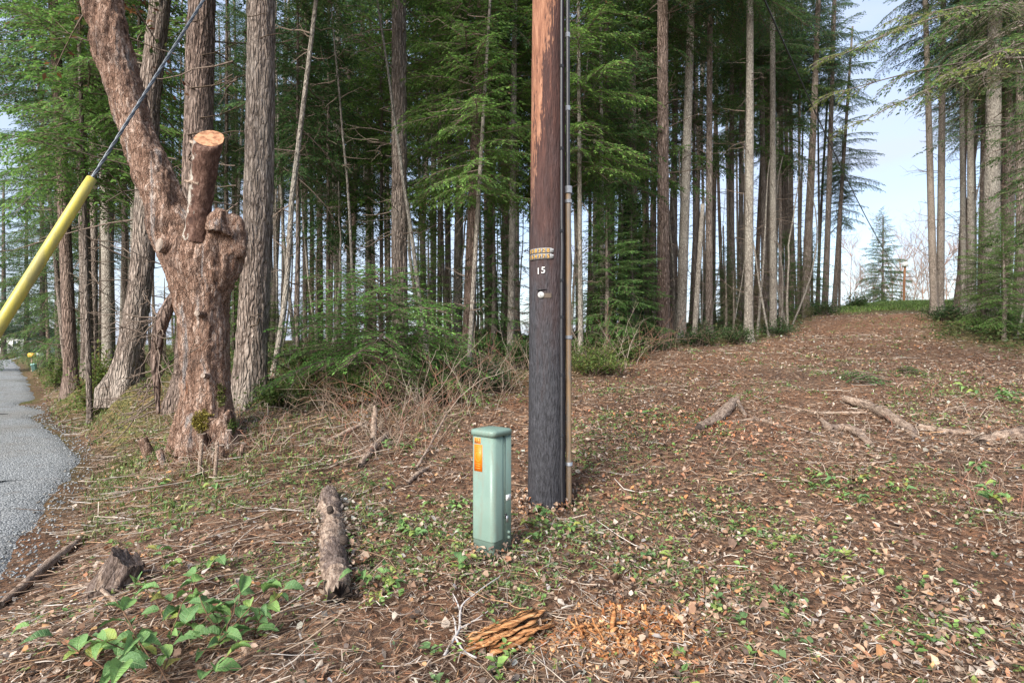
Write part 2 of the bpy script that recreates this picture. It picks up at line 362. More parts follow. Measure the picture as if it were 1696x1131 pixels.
def salal_mat():
    t = NT('salal_leaf'); tc = t.n('TexCoord').outputs['Object']; sp = t.n('SeparateXYZ', {0: tc}); ay = t.math('ABSOLUTE', sp.outputs[1])
    vein = t.math('SINE', t.math('MULTIPLY', t.math('SUBTRACT', sp.outputs[0], t.math('MULTIPLY', ay, .75)), 46.0)); vein = t.rng(vein, .72, 1.0)
    mid = t.rng(ay, .022, .008); vm = t.math('MAXIMUM', t.math('MULTIPLY', vein, .55), mid)
    oi = t.n('ObjectInfo').outputs['Random']; n = t.noise(t.coord(), 5, 5, .65)
    c = t.ramp(oi, [(0.0, (0.075, 0.155, 0.055)), (0.45, (0.13, 0.25, 0.07)), (0.82, (0.20, 0.34, 0.08)), (0.93, (0.30, 0.32, 0.05)), (1.0, (0.36, 0.26, 0.06))])
    c = t.mix(t.rng(n, .35, .7), c, t.mix(.5, c, (0.13, 0.24, 0.09))); c = t.mix(t.math('MULTIPLY', vm, .5), c, (0.26, 0.36, 0.14))
    c = t.mix(t.rng(t.noise(t.coord(), 9, 4, .6), .66, .72, 0, .8), c, (0.20, 0.12, 0.05))
    return t.done(c, .42, t.bump(t.math('SUBTRACT', n, vm), .5, .02), .4, trans=.2)
M['salal'] = salal_mat()
M['salal_stem'] = m_plain('plant_stem', (0.13, 0.075, 0.045), 0.8, 0.2, var=0.3)
M['conduit'] = M['conduit_'](); M['marker'] = m_plain('dull_white_marker', (.46, .46, .44), .5, .4, var=.15)
M['ped_green'] = worn('pedestal_green', (0.15, 0.222, 0.185), (0.145, 0.165, 0.13), .45, (16, 16, 3.5), .50, .68, .75)
M['wall_white'] = m_plain('white_siding', (0.68, 0.68, 0.66), 0.7, 0.3)
M['roof_dark'] = m_plain('dark_roof', (0.07, 0.07, 0.075), 0.8, 0.2)
M['teal'] = m_plain('teal_box_paint', (0.22, 0.42, 0.40), 0.5, 0.4)
M['gold'] = m_plain('yellow_box_paint', (0.62, 0.40, 0.07), 0.5, 0.4)
M['blue'] = m_plain('blue_paint', (0.08, 0.13, 0.35), 0.5, 0.4)
M['glass'] = m_plain('window_glass', (0.03, 0.04, 0.045), 0.12, 0.6)

# ------------------------------------------------------------------ terrain
def _tps_setup():
    c = [(-200, 1131, 2.3), (0, 1131, 2.4), (424, 1131, 2.38), (848, 1131, 2.43), (1272, 1131, 2.45), (1696, 1131, 2.45), (1900, 1131, 2.45),
         (815, 915, 3.78), (910, 843, 4.85), (565, 1015, 3.02), (545, 815, 5.2), (185, 985, 3.3), (345, 730, 6.5), (415, 675, 8.4), (200, 640, 10.5),
         (118, 645, 15), (235, 765, 6.9), (450, 632, 10), (642, 616, 12), (776, 612, 11.5), (845, 592, 14), (770, 600, 14), (800, 680, 8.5), (650, 725, 6.9),
         (998, 580, 15), (960, 625, 11), (1100, 572, 17), (1240, 565, 18), (1280, 552, 22), (1310, 526, 32), (1370, 520, 36), (1390, 513, 40),
         (1450, 504, 50), (1500, 500, 55), (1552, 520, 24), (1640, 544, 20), (1600, 525, 25), (1696, 562, 16), (1800, 560, 16), (1200, 680, 8), (1500, 680, 8), (1750, 690, 7.2),
         (1300, 622, 11), (1550, 602, 12.5), (1696, 612, 11.5), (1300, 850, 4.6), (1600, 850, 4.6), (1100, 735, 6.2), (1450, 560, 18),
         (700, 560, 40), (500, 565, 40), (900, 556, 42), (300, 575, 40), (150, 598, 35), (700, 572, 70), (1200, 545, 60), (1850, 520, 40)]
    P = [px(*q) for q in c]
    P += [np.array(q) for q in [(-1.4, 0.4, -.03), (-1.0, -4, -.05), (0, -5, 0), (6, -5, .1), (8, 0, .1), (8, 4.2, .15), (-5, -3, -.2),
         (38, 80, 5.4), (60, 90, 5.0), (0, 90, 0.6), (-40, 80, 0.2), (-60, 60, 0.0), (-1.6, 2.6, -.02)]]
    ry = [2, 4.87, 6.0, 7.4, 8.7, 10.9, 13.6, 20.4, 36, 49]
    rx = [-2.75, -3.95, -4.7, -5.6, -6.5, -8.5, -11.2, -17, -30.9, -42.5]
    for x, y in zip(rx, ry): P += [np.array((x, y, -.28)), np.array((x - 2.6, y - .6, -.27)), np.array((x - 5.6, y - 1.6, -.28))]
    return np.array(P), np.array(rx), np.array(ry)
TP, RDX, RDY = _tps_setup()
def _tps_solve(P, lam=0.02):
    n = len(P); d2 = ((P[:, None, :2] - P[None, :, :2]) ** 2).sum(-1)
    K = 0.5 * d2 * np.log(d2 + 1e-9) + lam * np.eye(n)
    Q = np.hstack([np.ones((n, 1)), P[:, :2]])
    A = np.vstack([np.hstack([K, Q]), np.hstack([Q.T, np.zeros((3, 3))])])
    return np.linalg.solve(A, np.concatenate([P[:, 2], np.zeros(3)]))
TW = _tps_solve(TP)
_rc = curve(np.stack([np.concatenate([[-1.6, -2.0], RDX, [-62]]), np.concatenate([[-6, -3], RDY, [70]])], -1), 500)
_ry = np.linspace(-6, 70, 900); _rx = np.interp(_ry, _rc[:, 1], _rc[:, 0])
_kx = np.ones(15) / 15; _rx = np.convolve(np.pad(_rx, 7, 'edge'), _kx, 'valid')
def road_x(y): return np.interp(y, _ry, _rx)
def gz(x, y, rough=True):
    x = np.asarray(x, dtype=float); y = np.asarray(y, dtype=float); sh = x.shape; xf = x.ravel(); yf = y.ravel()
    r = np.hypot(xf, yf); k = np.minimum(1, 95 / np.maximum(r, 1e-6)); xs, ys = xf * k, np.maximum(yf * k, -8)
    z = np.empty(len(xs))
    for s in range(0, len(xs), 20000):
        e = slice(s, s + 20000)
        d2 = (xs[e, None] - TP[None, :, 0]) ** 2 + (ys[e, None] - TP[None, :, 1]) ** 2
        z[e] = (0.5 * d2 * np.log(d2 + 1e-9)) @ TW[:-3] + TW[-3] + TW[-2] * xs[e] + TW[-1] * ys[e]
    z = np.clip(z, -1.2, 7.0)
    w = np.clip((r - 62) / 60, 0, 1); w = w * w * (3 - 2 * w); z = z * (1 - w) + w * 0.3
    b = np.clip((yf + 3) / 4, 0, 1); z = z * b
    kr = np.clip((xf - road_x(yf) + .1) / 1.1, 0, 1); kr = np.where((yf > -7) & (yf < 68), kr * kr * (3 - 2 * kr), 1); z = -.28 + (z + .28) * kr
    if rough:
        p = np.stack([xf, yf, np.zeros_like(xf)], -1)
        off = np.clip((xf - road_x(yf)) / 0.8, 0, 1)
        z = z + off * (0.06 * fbm(p, 1.3, 3, 3) + 0.028 * fbm(p, 4.6, 2, 17) + 0.012 * vnoise(p, 11, 8)) * np.clip(60 / np.maximum(r, 1), 0, 1)
    return z.reshape(sh)
def gz1(x, y): return float(gz(np.array([x]), np.array([y]))[0])
def hit(u, v, lift=0.0):
    """where the sight line through a photo pixel meets the ground"""
    d = np.geomspace(1.6, 90, 900); x = (u - CU) / F * d; z = CH - (v - HV) / F * d
    b = np.nonzero(z <= gz(x, d, False))[0]; k = b[0] if len(b) else 899
    x, y = x[k], d[k]
    return np.array([x, y, gz1(x, y) + lift])

# zones on the ground plan
EX = np.array([-40, -12, -7, -3.5, -1.5, 1.3, 4.5, 7.5, 15, 23, 27, 45]); EY = np.array([44, 16, 10.2, 7.2, 7.6, 11, 16, 17.2, 28, 40, 54, 70])
def in_wood(x, y):
    """signed metres inside the wood (left/back), and inside the right-hand wood"""
    a = (y - np.interp(x, EX, EY)); b = np.minimum(x - (0.70 * y + 0.5), x - 12.0)
    return np.maximum(a, b)
def off_road(x, y): return x - road_x(y)

def build_ground():
    th_f = np.linspace(-58, 58, 290); th_b = np.linspace(58, 302, 62)[1:-1]
    th = np.radians(np.concatenate([th_f, th_b])); nt = len(th)
    rr = np.concatenate([[0.35], np.geomspace(0.7, 90, 250), np.geomspace(96, 1500, 26)]); nr = len(rr)
    X = rr[:, None] * np.sin(th)[None]; Y = rr[:, None] * np.cos(th)[None]
    Z = gz(X, Y)
    V = np.concatenate([np.stack([X, Y, Z], -1).reshape(-1, 3), [[0, 0, gz1(0, 0)]]])
    idx = np.arange(nr * nt).reshape(nr, nt); a = idx[:-1]; b = idx[1:]
    Fq = np.stack([a, b, np.roll(b, -1, 1), np.roll(a, -1, 1)], -1).reshape(-1, 4)
    Ft = np.stack([np.full(nt, nr * nt), idx[0], np.roll(idx[0], -1)], -1)
    x, y = V[:, 0], V[:, 1]; p = np.stack([x, y, 0 * x], -1)
    n1 = fbm(p, 0.55, 4, 21) * 0.5 + 0.5; n2 = fbm(p, 2.2, 3, 31) * 0.5 + 0.5
    soil = np.array([0.125, 0.09, 0.068]); red = np.array([0.175, 0.11, 0.074]); tan = np.array([0.225, 0.175, 0.132]); moss = np.array([0.085, 0.11, 0.036]); fresh = np.array([0.13, 0.20, 0.05]); wood = np.array([0.10, 0.105, 0.05])
    c = soil + (red - soil) * np.clip(n1 * 1.6 - .4, 0, 1)[:, None]; c = c + (tan - c) * np.clip(n2 * 2 - 1, 0, .7)[:, None]
    def blend(c, k, t): return c + (t - c) * np.clip(k, 0, 1)[:, None]
    w = in_wood(x, y); c = blend(c, (w + .6) / 2.0 * (.35 + .65 * n2), wood)
    verge = np.clip(1 - (off_road(x, y) - .5) / 3.5, 0, 1) * np.clip((y - 5.0) / 3, 0, 1)
    c = blend(c, verge * (n2 * 1.7 - .25), moss)
    c = blend(c, np.clip((y - 30) / 12, 0, 1) * np.clip(x / 10, 0, 1) * (.5 + .7 * n2), fresh)
    c = blend(c, np.clip((np.hypot(x, y) - 90) / 60, 0, 1), np.array([.09, .12, .045]))
    edge = np.exp(-((off_road(x, y) - .15) / .35) ** 2); c = blend(c, edge * .8, np.array([.12, .085, .062]))
    tag(obj('ground', mesh('ground', V, [Fq, Ft], M['ground'], col=c, smooth=True)), kind='structure')
build_ground()

def build_road():
    ys = np.concatenate([np.linspace(-6, 16, 180), np.linspace(16.4, 62, 90)]); w = np.linspace(0, 1, 26)
    ex = road_x(ys); p = np.stack([ys, 0 * ys, 0 * ys], -1)
    for _ in range(3): ex = np.convolve(np.pad(ex, 4, 'edge'), np.ones(9) / 9, 'valid')
    ex = ex + 0.16 * vnoise(p, 0.9, 5) + 0.07 * vnoise(p, 3.7, 6)
    dx = np.gradient(ex); dy = np.gradient(ys); n = np.hypot(dx, dy); nx, ny = -dy / n, dx / n
    wid = np.where(ys > 40, 5.0 + (ys - 40) * .1, 5.0)
    X = ex[:, None] + nx[:, None] * w[None] * wid[:, None]; Y = ys[:, None] + ny[:, None] * w[None] * wid[:, None]
    Z = gz(X, Y, False) + 0.05 - 0.11 * np.exp(-w[None] * wid[:, None] / 0.10) + 0.012 * fbm(np.stack([X, Y, 0 * X], -1), 1.1, 2, 9)
    nr, nt = X.shape; idx = np.arange(nr * nt).reshape(nr, nt)
    Fq = np.stack([idx[:-1, :-1], idx[1:, :-1], idx[1:, 1:], idx[:-1, 1:]], -1).reshape(-1, 4)
    tag(obj('road', mesh('road', np.stack([X, Y, Z], -1), Fq[:, ::-1], M['road'], smooth=True)), kind='structure')
build_road()

# ------------------------------------------------------------------ conifers
GREENS = {'fir': [(0.075, 0.145, 0.042), (0.105, 0.19, 0.052), (0.060, 0.12, 0.044), (0.13, 0.215, 0.06)],
          'bright': [(0.105, 0.21, 0.048), (0.14, 0.26, 0.058), (0.085, 0.175, 0.046), (0.17, 0.29, 0.07)],
          'blue': [(0.058, 0.118, 0.064), (0.075, 0.145, 0.082), (0.046, 0.098, 0.056), (0.09, 0.165, 0.085)],
          'yellow': [(0.16, 0.215, 0.045), (0.21, 0.255, 0.05), (0.10, 0.155, 0.04), (0.26, 0.29, 0.065)],
          'olive': [(0.085, 0.105, 0.034), (0.11, 0.12, 0.042), (0.065, 0.10, 0.032), (0.12, 0.105, 0.055)]}

def leaf_quads(base, d, ln, wd, r):
    """narrow folded diamonds: base (k,3), direction (k,3), length, width"""
    up = unit(np.array([0, 0, 1.0]) + r.normal(0, .45, d.shape)); s = unit(np.cross(d, up))
    tip = base + d * ln[:, None]; mid = base + d * (ln * .45)[:, None] + np.array([0, 0, .12]) * wd[:, None]
    V = np.stack([base, mid + s * wd[:, None], tip, mid - s * wd[:, None]], 1)
    return V

def fir_branch(r, L, step=0.075, ll=0.105, lw=0.013, droop=0.22, spread=.38, fan=58):
    ph = r.uniform(-.15, .15)
    def axis(t): return np.stack([L * t, L * (.05 * np.sin(3.2 * t + ph * 9) + ph * t * t), L * (.10 * t - droop * t * t)], -1)
    tt = np.linspace(0, 1, 6); SP, SR = [axis(tt)], [np.linspace(.017, .003, 6) * (L / 2) ** .5]
    lb, ld, ls = [], [], []
    nt = max(5, int(L / 0.11))
    for t in np.linspace(.14, 1, nt):
        for sd in (-1, 1):
            if r.random() < .12: continue
            l = L * (spread * (1 - t) ** .8 + .06) * r.uniform(.65, 1.15)
            if t < .4: l *= .55 + t
            a = R(fan) * r.uniform(.75, 1.1) * sd if t < .99 else sd * .15
            d = np.array([math.cos(a), math.sin(a), r.uniform(-.28, .12)])
            q = np.arange(.03, l + step * .5, step); f = q / max(l, .05)
            b = axis(np.array([t]))[0] + d * q[:, None] + np.array([0, 0, -1.0]) * (.35 * q * f)[:, None]
            tw = unit(d + np.array([0, 0, -.7]) * f[:, None]); side = unit(np.cross(tw, [0, 0, 1.0]))
            for s2 in (-1, 1):
                dd = unit(tw + side * s2 * r.uniform(.5, 1.0, (len(q), 1)) + r.normal(0, .16, (len(q), 3)))
                lb.append(b); ld.append(dd); ls.append(ll * r.uniform(.6, 1.25, len(q)) * (1.1 - .45 * f))
            lb.append(b[-1:]); ld.append(tw[-1:]); ls.append(np.array([ll]))
            if len(q) > 3:
                SP.append(np.linspace(0, 1, 6)[:, None] * (b[-1] - axis(np.array([t]))[0]) + axis(np.array([t]))[0]); SR.append(np.linspace(.005, .0015, 6))
    b, d, l = np.concatenate(lb), np.concatenate(ld), np.concatenate(ls)
    V = leaf_quads(b, d, l, np.full(len(l), lw) * r.uniform(.7, 1.4, len(l)), r)
    TV, TF = tubes(np.array(SP), np.array(SR), 3)
    return V, TV, TF

_BR = {}
def branch_lib(kind):
    if kind not in _BR:
        r = np.random.default_rng(hash(kind) % 1000 if False else {'fir': 5, 'soft': 6, 'thin': 7, 'fine': 8}[kind])
        kw = {'fir': dict(step=.06, ll=.118, lw=.0155), 'soft': dict(step=.036, ll=.062, lw=.0090, droop=.34, spread=.42), 'fine': dict(step=.042, ll=.075, lw=.0085, spread=.34, droop=.3), 'thin': dict(step=.066, ll=.115, lw=.0125, spread=.34, droop=.3)}[kind]
        _BR[kind] = [(L, fir_branch(r, L, **kw)) for L in (.7, 1.1, 1.6, 2.1, 2.7, 3.4) for _ in range(2)]
    return _BR[kind]

def place_branch(acc, r, kind, L, base, az, pitch, roll, pal):
    lib = branch_lib(kind); k = int(np.argmin([abs(l - L) for l, _ in lib])); k = (k // 2) * 2 + int(r.integers(2))
    L0, (V, TV, TF) = lib[k]; s = L / L0
    Mx = (Matrix.Rotation(az, 3, 'Z') @ Matrix.Rotation(-pitch, 3, 'Y') @ Matrix.Rotation(roll, 3, 'X')); Mx = np.array(Mx) * s
    W = V.reshape(-1, 3) @ Mx.T + base; n = len(V)
    g = np.array(pal)[r.integers(len(pal), size=n)] * r.uniform(.75, 1.25, (n, 1)) * r.uniform(.85, 1.2)
    dk = r.random(n) < .035; g[dk] = np.array([.16, .10, .055]) * r.uniform(.7, 1.2, (dk.sum(), 1))
    acc.add(W, np.arange(n * 4).reshape(n, 4), np.repeat(g, 4, 0), 0)
    acc.add(TV @ Mx.T + base, TF, (.10, .075, .055), 1)

def crown_mesh(name, seed, H, prof, nb, kind, pal, pitch=(-.25, .5), gaps=.1):
    """crown of height H above its own base; prof(t) is the branch length at height fraction t"""
    r = np.random.default_rng(seed); acc = Acc()
    for i in range(nb):
        t = ((i + r.random()) / nb) ** 1.0
        if r.random() < gaps: continue
        az = i * 2.39996 + r.uniform(-.5, .5); L = prof(t) * r.uniform(.7, 1.2)
        if L < .3: continue
        p = pitch[0] + (pitch[1] - pitch[0]) * t + r.uniform(-.15, .15)
        place_branch(acc, r, kind, L, np.array([0, 0, t * H]), az, p, r.uniform(-.35, .35), GREENS[pal])
    return acc.mesh(name, [M['foliage'], M['dark_twig']])

CROWN = {
 'high1': crown_mesh('crown', 1, 13, lambda t: 3.1 * (1 - t) ** 1.1 * min(1, .75 + 3 * t), 100, 'fir', 'fir'),
 'high2': crown_mesh('crown', 2, 15, lambda t: 2.8 * (1 - t) ** 1.0 * min(1, .75 + 2 * t), 100, 'fir', 'blue', gaps=.18),
 'high3': crown_mesh('crown', 3, 14, lambda t: 3.2 * (1 - t) ** 1.1 * min(1, .7 + 2.5 * t), 84, 'thin', 'fir', gaps=.15, pitch=(-.35, .4)),
 'young1': crown_mesh('crown', 4, 8.5, lambda t: 1.75 * (1 - t) ** .55 + .25, 118, 'fir', 'bright', pitch=(-.2, .7), gaps=.06),
 'young2': crown_mesh('crown', 5, 7.5, lambda t: 1.5 * (1 - t) ** .5 + .3, 100, 'fir', 'fir', pitch=(-.3, .6), gaps=.06),
 'full': crown_mesh('crown', 6, 15, lambda t: 3.3 * (1 - t) ** .75 + .2, 88, 'fir', 'fir', pitch=(-.3, .6), gaps=.04),
 'fullblue': crown_mesh('crown', 16, 16, lambda t: 3.2 * (1 - t) ** .8 + .2, 84, 'fir', 'blue', pitch=(-.25, .6), gaps=.06),
 'cone': crown_mesh('crown', 26, 9, lambda t: 2.4 * (1 - t) ** .85 + .2, 125, 'fir', 'fir', pitch=(-.15, .6), gaps=.03),
 'olive': crown_mesh('crown', 7, 6.5, lambda t: 1.35 * (1 - .4 * t), 44, 'thin', 'olive', pitch=(-.5, -.1), gaps=.15),
}

def dead_mesh(seed, z0, z1, n, rad, lmax):
    r = np.random.default_rng(seed); P = []; Q = []
    for i in range(n):
        z = r.uniform(z0, z1); az = r.uniform(0, 2 * np.pi); l = lmax * r.uniform(.15, 1) ** 1.5 + .08
        d = np.array([math.cos(az), math.sin(az), r.uniform(-.35, .45)]); t = np.linspace(0, 1, 5)[:, None]
        pts = np.array([0, 0, z]) + d * (rad * .7 + l * t) + np.array([0, 0, r.uniform(-.35, .3)]) * l * t ** 2 + r.normal(0, .035 * l, (5, 3)) * t
        P.append(pts); Q.append(np.linspace(.011, .0035, 5) * min(1.6, .6 + l))
        for _ in range(int(l * 4)):
            k = r.integers(1, 5); d2 = unit(d + r.normal(0, .7, 3)); l2 = l * r.uniform(.15, .45)
            P.append(pts[k] + d2 * l2 * t + r.normal(0, .04 * l2, (5, 3)) * t); Q.append(np.linspace(.006, .002, 5))
    V, Fq = tubes(np.array(P), np.array(Q), 3); return mesh('dead_branches', V, Fq, M['dark_twig'])
DEAD = [dead_mesh(41, 1.0, 10, 46, .16, 1.1), dead_mesh(42, 1.5, 11, 54, .14, 1.3), dead_mesh(43, .8, 9, 40, .2, .8)]

def trunk_mesh(name, seed, r0, pts_xy, H, mat, sides=14, rings=30, flare=.45, ridge=.0, taper=.62):
    """pts_xy: function height -> (x, y) offset of the trunk's axis"""
    rs = np.random.default_rng(seed); t = np.linspace(0, 1, rings) ** 1.5; z = -0.35 + t * (H + .35)
    ang = np.linspace(0, 2 * np.pi, sides, endpoint=False)
    rad = r0 * (1 - taper * np.clip(z, 0, None) / H) + r0 * flare * np.exp(-np.clip(z, 0, None) / (r0 * 1.5))
    ax = np.array([pts_xy(max(zz, 0)) for zz in z])
    A, Zz = np.meshgrid(ang, z); Rr = np.repeat(rad[:, None], sides, 1)
    p = np.stack([np.cos(A) * 2, np.sin(A) * 2, Zz * .5 + seed], -1)
    Rr = Rr * (1 + .07 * fbm(p, 1.0, 2, seed))
    root = np.exp(-np.clip(Zz, 0, None) / (r0 * 1.2)); Rr = Rr * (1 + .22 * root * np.cos(A * 5 + seed))
    if ridge:
        q = np.stack([np.cos(A) * r0, np.sin(A) * r0, Zz * .16], -1) + .02 * vnoise(np.stack([np.cos(A), np.sin(A), Zz * 3], -1), 2, 77)[..., None]
        f = 1 - np.abs(vnoise(q, 22, seed)) * 1.6; g = 1 - np.abs(vnoise(q * (1, 1, 2), 44, seed + 3))
        Rr = Rr + ridge * (f * .7 + g * .4 - .6)
    V = np.stack([ax[:, None, 0] + Rr * np.cos(A), ax[:, None, 1] + Rr * np.sin(A), Zz], -1)
    idx = np.arange(rings * sides).reshape(rings, sides); a, b = idx[:-1], idx[1:]
    Fq = np.stack([a, np.roll(a, -1, 1), np.roll(b, -1, 1), b], -1).reshape(-1, 4)
    top = np.array([idx[-1]])
    return mesh(name, V.reshape(-1, 3), [Fq, top], mat, smooth=True)

_tree_n = 0
def tree(name, label, u, v, d, w, utop=None, vtop=0, H=24, mat='fir_bark', crown='high1', cz=9.0, cs=1.0, dead=0, group=None, hero=False, bow=0.0, cat='tree', flare=.45, taper=.62):
    """u, v: foot of the trunk in the photo, d its distance; w trunk width in photo pixels at breast height; utop: column of the axis at row vtop"""
    global _tree_n; _tree_n += 1
    x = (u - CU) / F * d; y = d; z = gz1(x, y); r0 = w * d / F / 2
    o = empty(name, (x, y, z), label, cat, group)
    zt = CH - (vtop - HV) / F * d - z; sl = 0 if utop is None else ((utop - u) / F * d) / zt
    def ax(h):
        k = h / max(zt, .1); return (sl * h + bow * math.sin(min(k, 1.2) * math.pi), 0.02 * math.sin(h * .35 + u))
    kw = dict(sides=60, rings=300, ridge=.03) if hero else {}
    obj('trunk', trunk_mesh('trunk', _tree_n, r0, ax, H, M[mat], flare=flare, taper=taper, **kw), o)
    if crown:
        a = ax(cz); c = obj('crown', CROWN[crown], o, (a[0], a[1], cz), (0, 0, (u * .37) % 6.28), cs)
        c.rotation_euler = (0, math.atan(sl) if utop is not None else 0, (u * .37 + d) % 6.28)
    if dead is not None:
        s = max(.55, min(1.5, r0 / .17)); hs = 1.0
        b = obj('dead_branches', DEAD[dead], o, (0, 0, 0), None, (s, s, hs)); b['kind'] = 'stuff'
        b.rotation_euler = (0, math.atan(sl), (u * .71) % 6.28)
    return o

T = 'fir_tree'
# front rows, each read off the photo (foot column, row, distance, width, column at the top row)
tree(T, 'reddish straight fir trunk at the far left, just right of the road', 119, 645, 15, 20, 98, 200, crown='full', cz=7.5, cs=.8, mat='fir_bark_red')
tree(T, 'fir trunk rising out of the leafy shrub by the road', 145, 622, 16.5, 18, 135, 208, crown='high1', cz=8, dead=1)
tree(T, 'darker fir trunk half hidden behind the one rising from the leafy shrub', 156, 610, 19, 13, 154, 240, crown='high2', cz=8.5, dead=1)
tree(T, 'straight slim grey fir left of the leaning fir with flared foot', 184, 580, 22, 13, 181, 240, crown='high1', cz=9.5, mat='grey_bark', dead=1)
tree(T, 'stout fir with flared foot leaning right, left of the cut red tree', 204, 640, 10.5, 36, 246, 250, crown='high2', cz=9, mat='fir_bark', hero=True, flare=.75, dead=1, bow=.12)
tree(T, 'thick brown fir directly behind the cut red tree and its sawn stub', 316, 640, 9.6, 48, 335, 0, crown='high3', cz=8.6, mat='fir_bark_red', hero=True, dead=1)
tree(T, 'massive grey brown fir close behind the right side of the cut red tree', 413, 672, 8.5, 48, 433, 0, crown='high1', cz=9.5, mat='fir_bark', hero=True, bow=.05, dead=0, taper=.5)
tree(T, 'thin pale trunk curving up just right of the massive fir', 451, 632, 10, 10, 481, 380, H=13, crown='young2', cz=7, cs=.7, mat='grey_bark', bow=.06, dead=1)
tree(T, 'tall straight fir standing alone above the soft green sapling', 662, 612, 12.2, 26, 661, 0, crown='high2', cz=10.5, mat='fir_bark', hero=True, dead=0, taper=.45)
tree(T, 'pale grey trunk of the close pair left of the power pole', 756, 590, 15, 14, 764, 0, crown='high1', cz=9, mat='grey_bark', dead=1)
tree(T, 'brown leaning trunk of the close pair left of the power pole', 774, 600, 14, 21, 790, 200, crown='high3', cz=8.5, mat='fir_bark_red', dead=1)
tree(T, 'slender leaning stem with green boughs in front of the close trunk pair', 776, 612, 11.3, 8.5, 803, 150, H=10, crown='young1', cz=3.4, cs=.75, mat='grey_bark', dead=0)
tree(T, 'slim fir just left of the power pole with mossy foot', 846, 592, 14, 13, 853, 0, crown='young1', cz=4.6, cs=.85, H=15, mat='grey_bark', dead=0)
tree(T, 'dark trunk between the leaning pair and the slim mossy fir', 812, 578, 19, 13, 810, 100, crown='high1', cz=8.5, dead=1)
tree(T, 'brown trunk in shade just left of the slim mossy fir', 838, 572, 21, 14, 836, 100, crown='high2', cz=9, mat='fir_bark_red', dead=1)
tree(T, 'slim fir left of the pale pair, behind the bare brush', 742, 580, 18, 11, 741, 100, crown='high3', cz=8, dead=2)
tree(T, 'grey fir between the lone tall fir and the bare brush', 717, 575, 19, 11, 719, 100, crown='high1', cz=8, mat='grey_bark', dead=1)
tree(T, 'straight grey fir midway between the massive fir and the lone tall fir', 559, 560, 20, 13, 560, 100, crown='high2', cz=8.5, mat='grey_bark', dead=0)
tree(T, 'slim fir just left of the lone tall fir', 579, 562, 22, 9, 578, 100, crown='high1', cz=8.5, dead=1)
tree(T, 'dark fir trunk left of the midway grey fir', 530, 565, 24, 11, 529, 100, crown='high3', cz=9.5, dead=1)
tree(T, 'yellowish slim trunk just right of the power pole in the green boughs', 998, 580, 15, 9.5, 996, 240, H=12, crown='young2', cz=4.2, cs=.9, mat='grey_bark', dead=0)
tree(T, 'drooping olive green young fir close on the right of the power pole', 962, 590, 13.2, 9, 958, 0, H=11, crown='young1', cz=4.3, cs=.95, mat='grey_bark', dead=1)
tree(T, 'fir with bark hidden under dark ivy right of the power pole', 1048, 560, 18.5, 19, 1045, 0, crown='high3', cz=9.5, mat='thin_bark', dead=1)
tree(T, 'red brown fir first of the straight trunks at the clearing edge', 1098, 571, 17, 20, 1098, 0, crown='high1', cz=10.2, mat='fir_bark_red', hero=True, dead=0, taper=.45)
tree(T, 'grey fir leaning slightly right, second trunk along the clearing edge', 1127, 562, 19, 17, 1145, 0, crown='high2', cz=10.5, mat='grey_bark', dead=2)
tree(T, 'narrow fir behind the red brown clearing edge fir', 1111, 560, 23, 11, 1121, 50, crown='high3', cz=11, dead=1)
tree(T, 'short pale dead snag with broken top at the clearing edge', 1149, 570, 17.5, 9.5, 1160, 400, H=4.3, crown=None, cz=0, mat='grey_bark', dead=None, taper=.3)
tree(T, 'brown fir between the pale dead snag and the light grey clearing fir', 1174, 559, 20, 12, 1176, 0, crown='high1', cz=11, dead=0)
tree(T, 'dim fir set back left of the light grey clearing fir', 1212, 547, 26, 10, 1212, 0, crown='high2', cz=11.5, dead=1)
tree(T, 'light grey fir standing forward alone at the clearing edge', 1240, 564, 18, 15, 1242, 0, crown='high3', cz=11, mat='grey_bark', dead=2)
tree(T, 'slim shaded fir just right of the light grey clearing fir', 1266, 545, 26, 10, 1261, 60, crown='high1', cz=11.5, dead=1)
tree(T, 'mottled grey fir second right of the light grey clearing fir', 1280, 552, 22, 11.5, 1280, 0, crown='high2', cz=12, mat='grey_bark', dead=1)
tree(T, 'left stem of the close twin firs midway up the clearing edge', 1304, 526, 32, 7.5, 1301, 80, crown='high1', cz=13, dead=1)
tree(T, 'right stem of the close twin firs midway up the clearing edge', 1311, 525, 32.5, 8, 1310, 80, crown='high3', cz=13, dead=1)
tree(T, 'broad fir leaning right, left of the last edge trio by the gap', 1333, 520, 31, 14, 1351, 110, crown='high2', cz=13, dead=0)
tree(T, 'fir leaning right, middle of the last edge trio by the gap', 1366, 522, 34, 10, 1378, 150, crown='high1', cz=13, dead=1)
tree(T, 'outermost leaning fir with boughs reaching into the sky gap', 1381, 513, 38, 8, 1399, 240, H=19, crown='full', cz=8.5, cs=.75, dead=0)
tree(T, 'very thin dark sapling stem at the sky gap left of the far conifer', 1390, 512, 40, 4, 1394, 300, H=13, crown='young2', cz=6, cs=.9, dead=1)
tree(T, 'left stem of the forked fir on the right of the sky gap', 1548, 519, 24, 11.5, 1536, 130, crown='high2', cz=11.5, mat='thin_bark', dead=2, bow=-.02)
tree(T, 'right stem of the forked fir on the right of the sky gap', 1556, 518, 24.3, 12, 1561, 150, crown='high3', cz=11, mat='thin_bark', dead=1)
tree(T, 'thin fir leaning right behind the forked fir', 1580, 513, 29, 7, 1598, 380, crown='high1', cz=12, dead=1)
tree(T, 'grey fir first right of the forked fir', 1597, 523, 25, 9, 1591, 50, crown='high2', cz=11, mat='grey_bark', dead=1)
tree(T, 'pale mottled fir second right of the forked fir', 1610, 534, 22, 11, 1605, 50, crown='high3', cz=11, mat='grey_bark', dead=0)
tree(T, 'shaded fir just left of the big speckled fir', 1624, 522, 27, 11, 1632, 50, crown='high1', cz=11, dead=1)
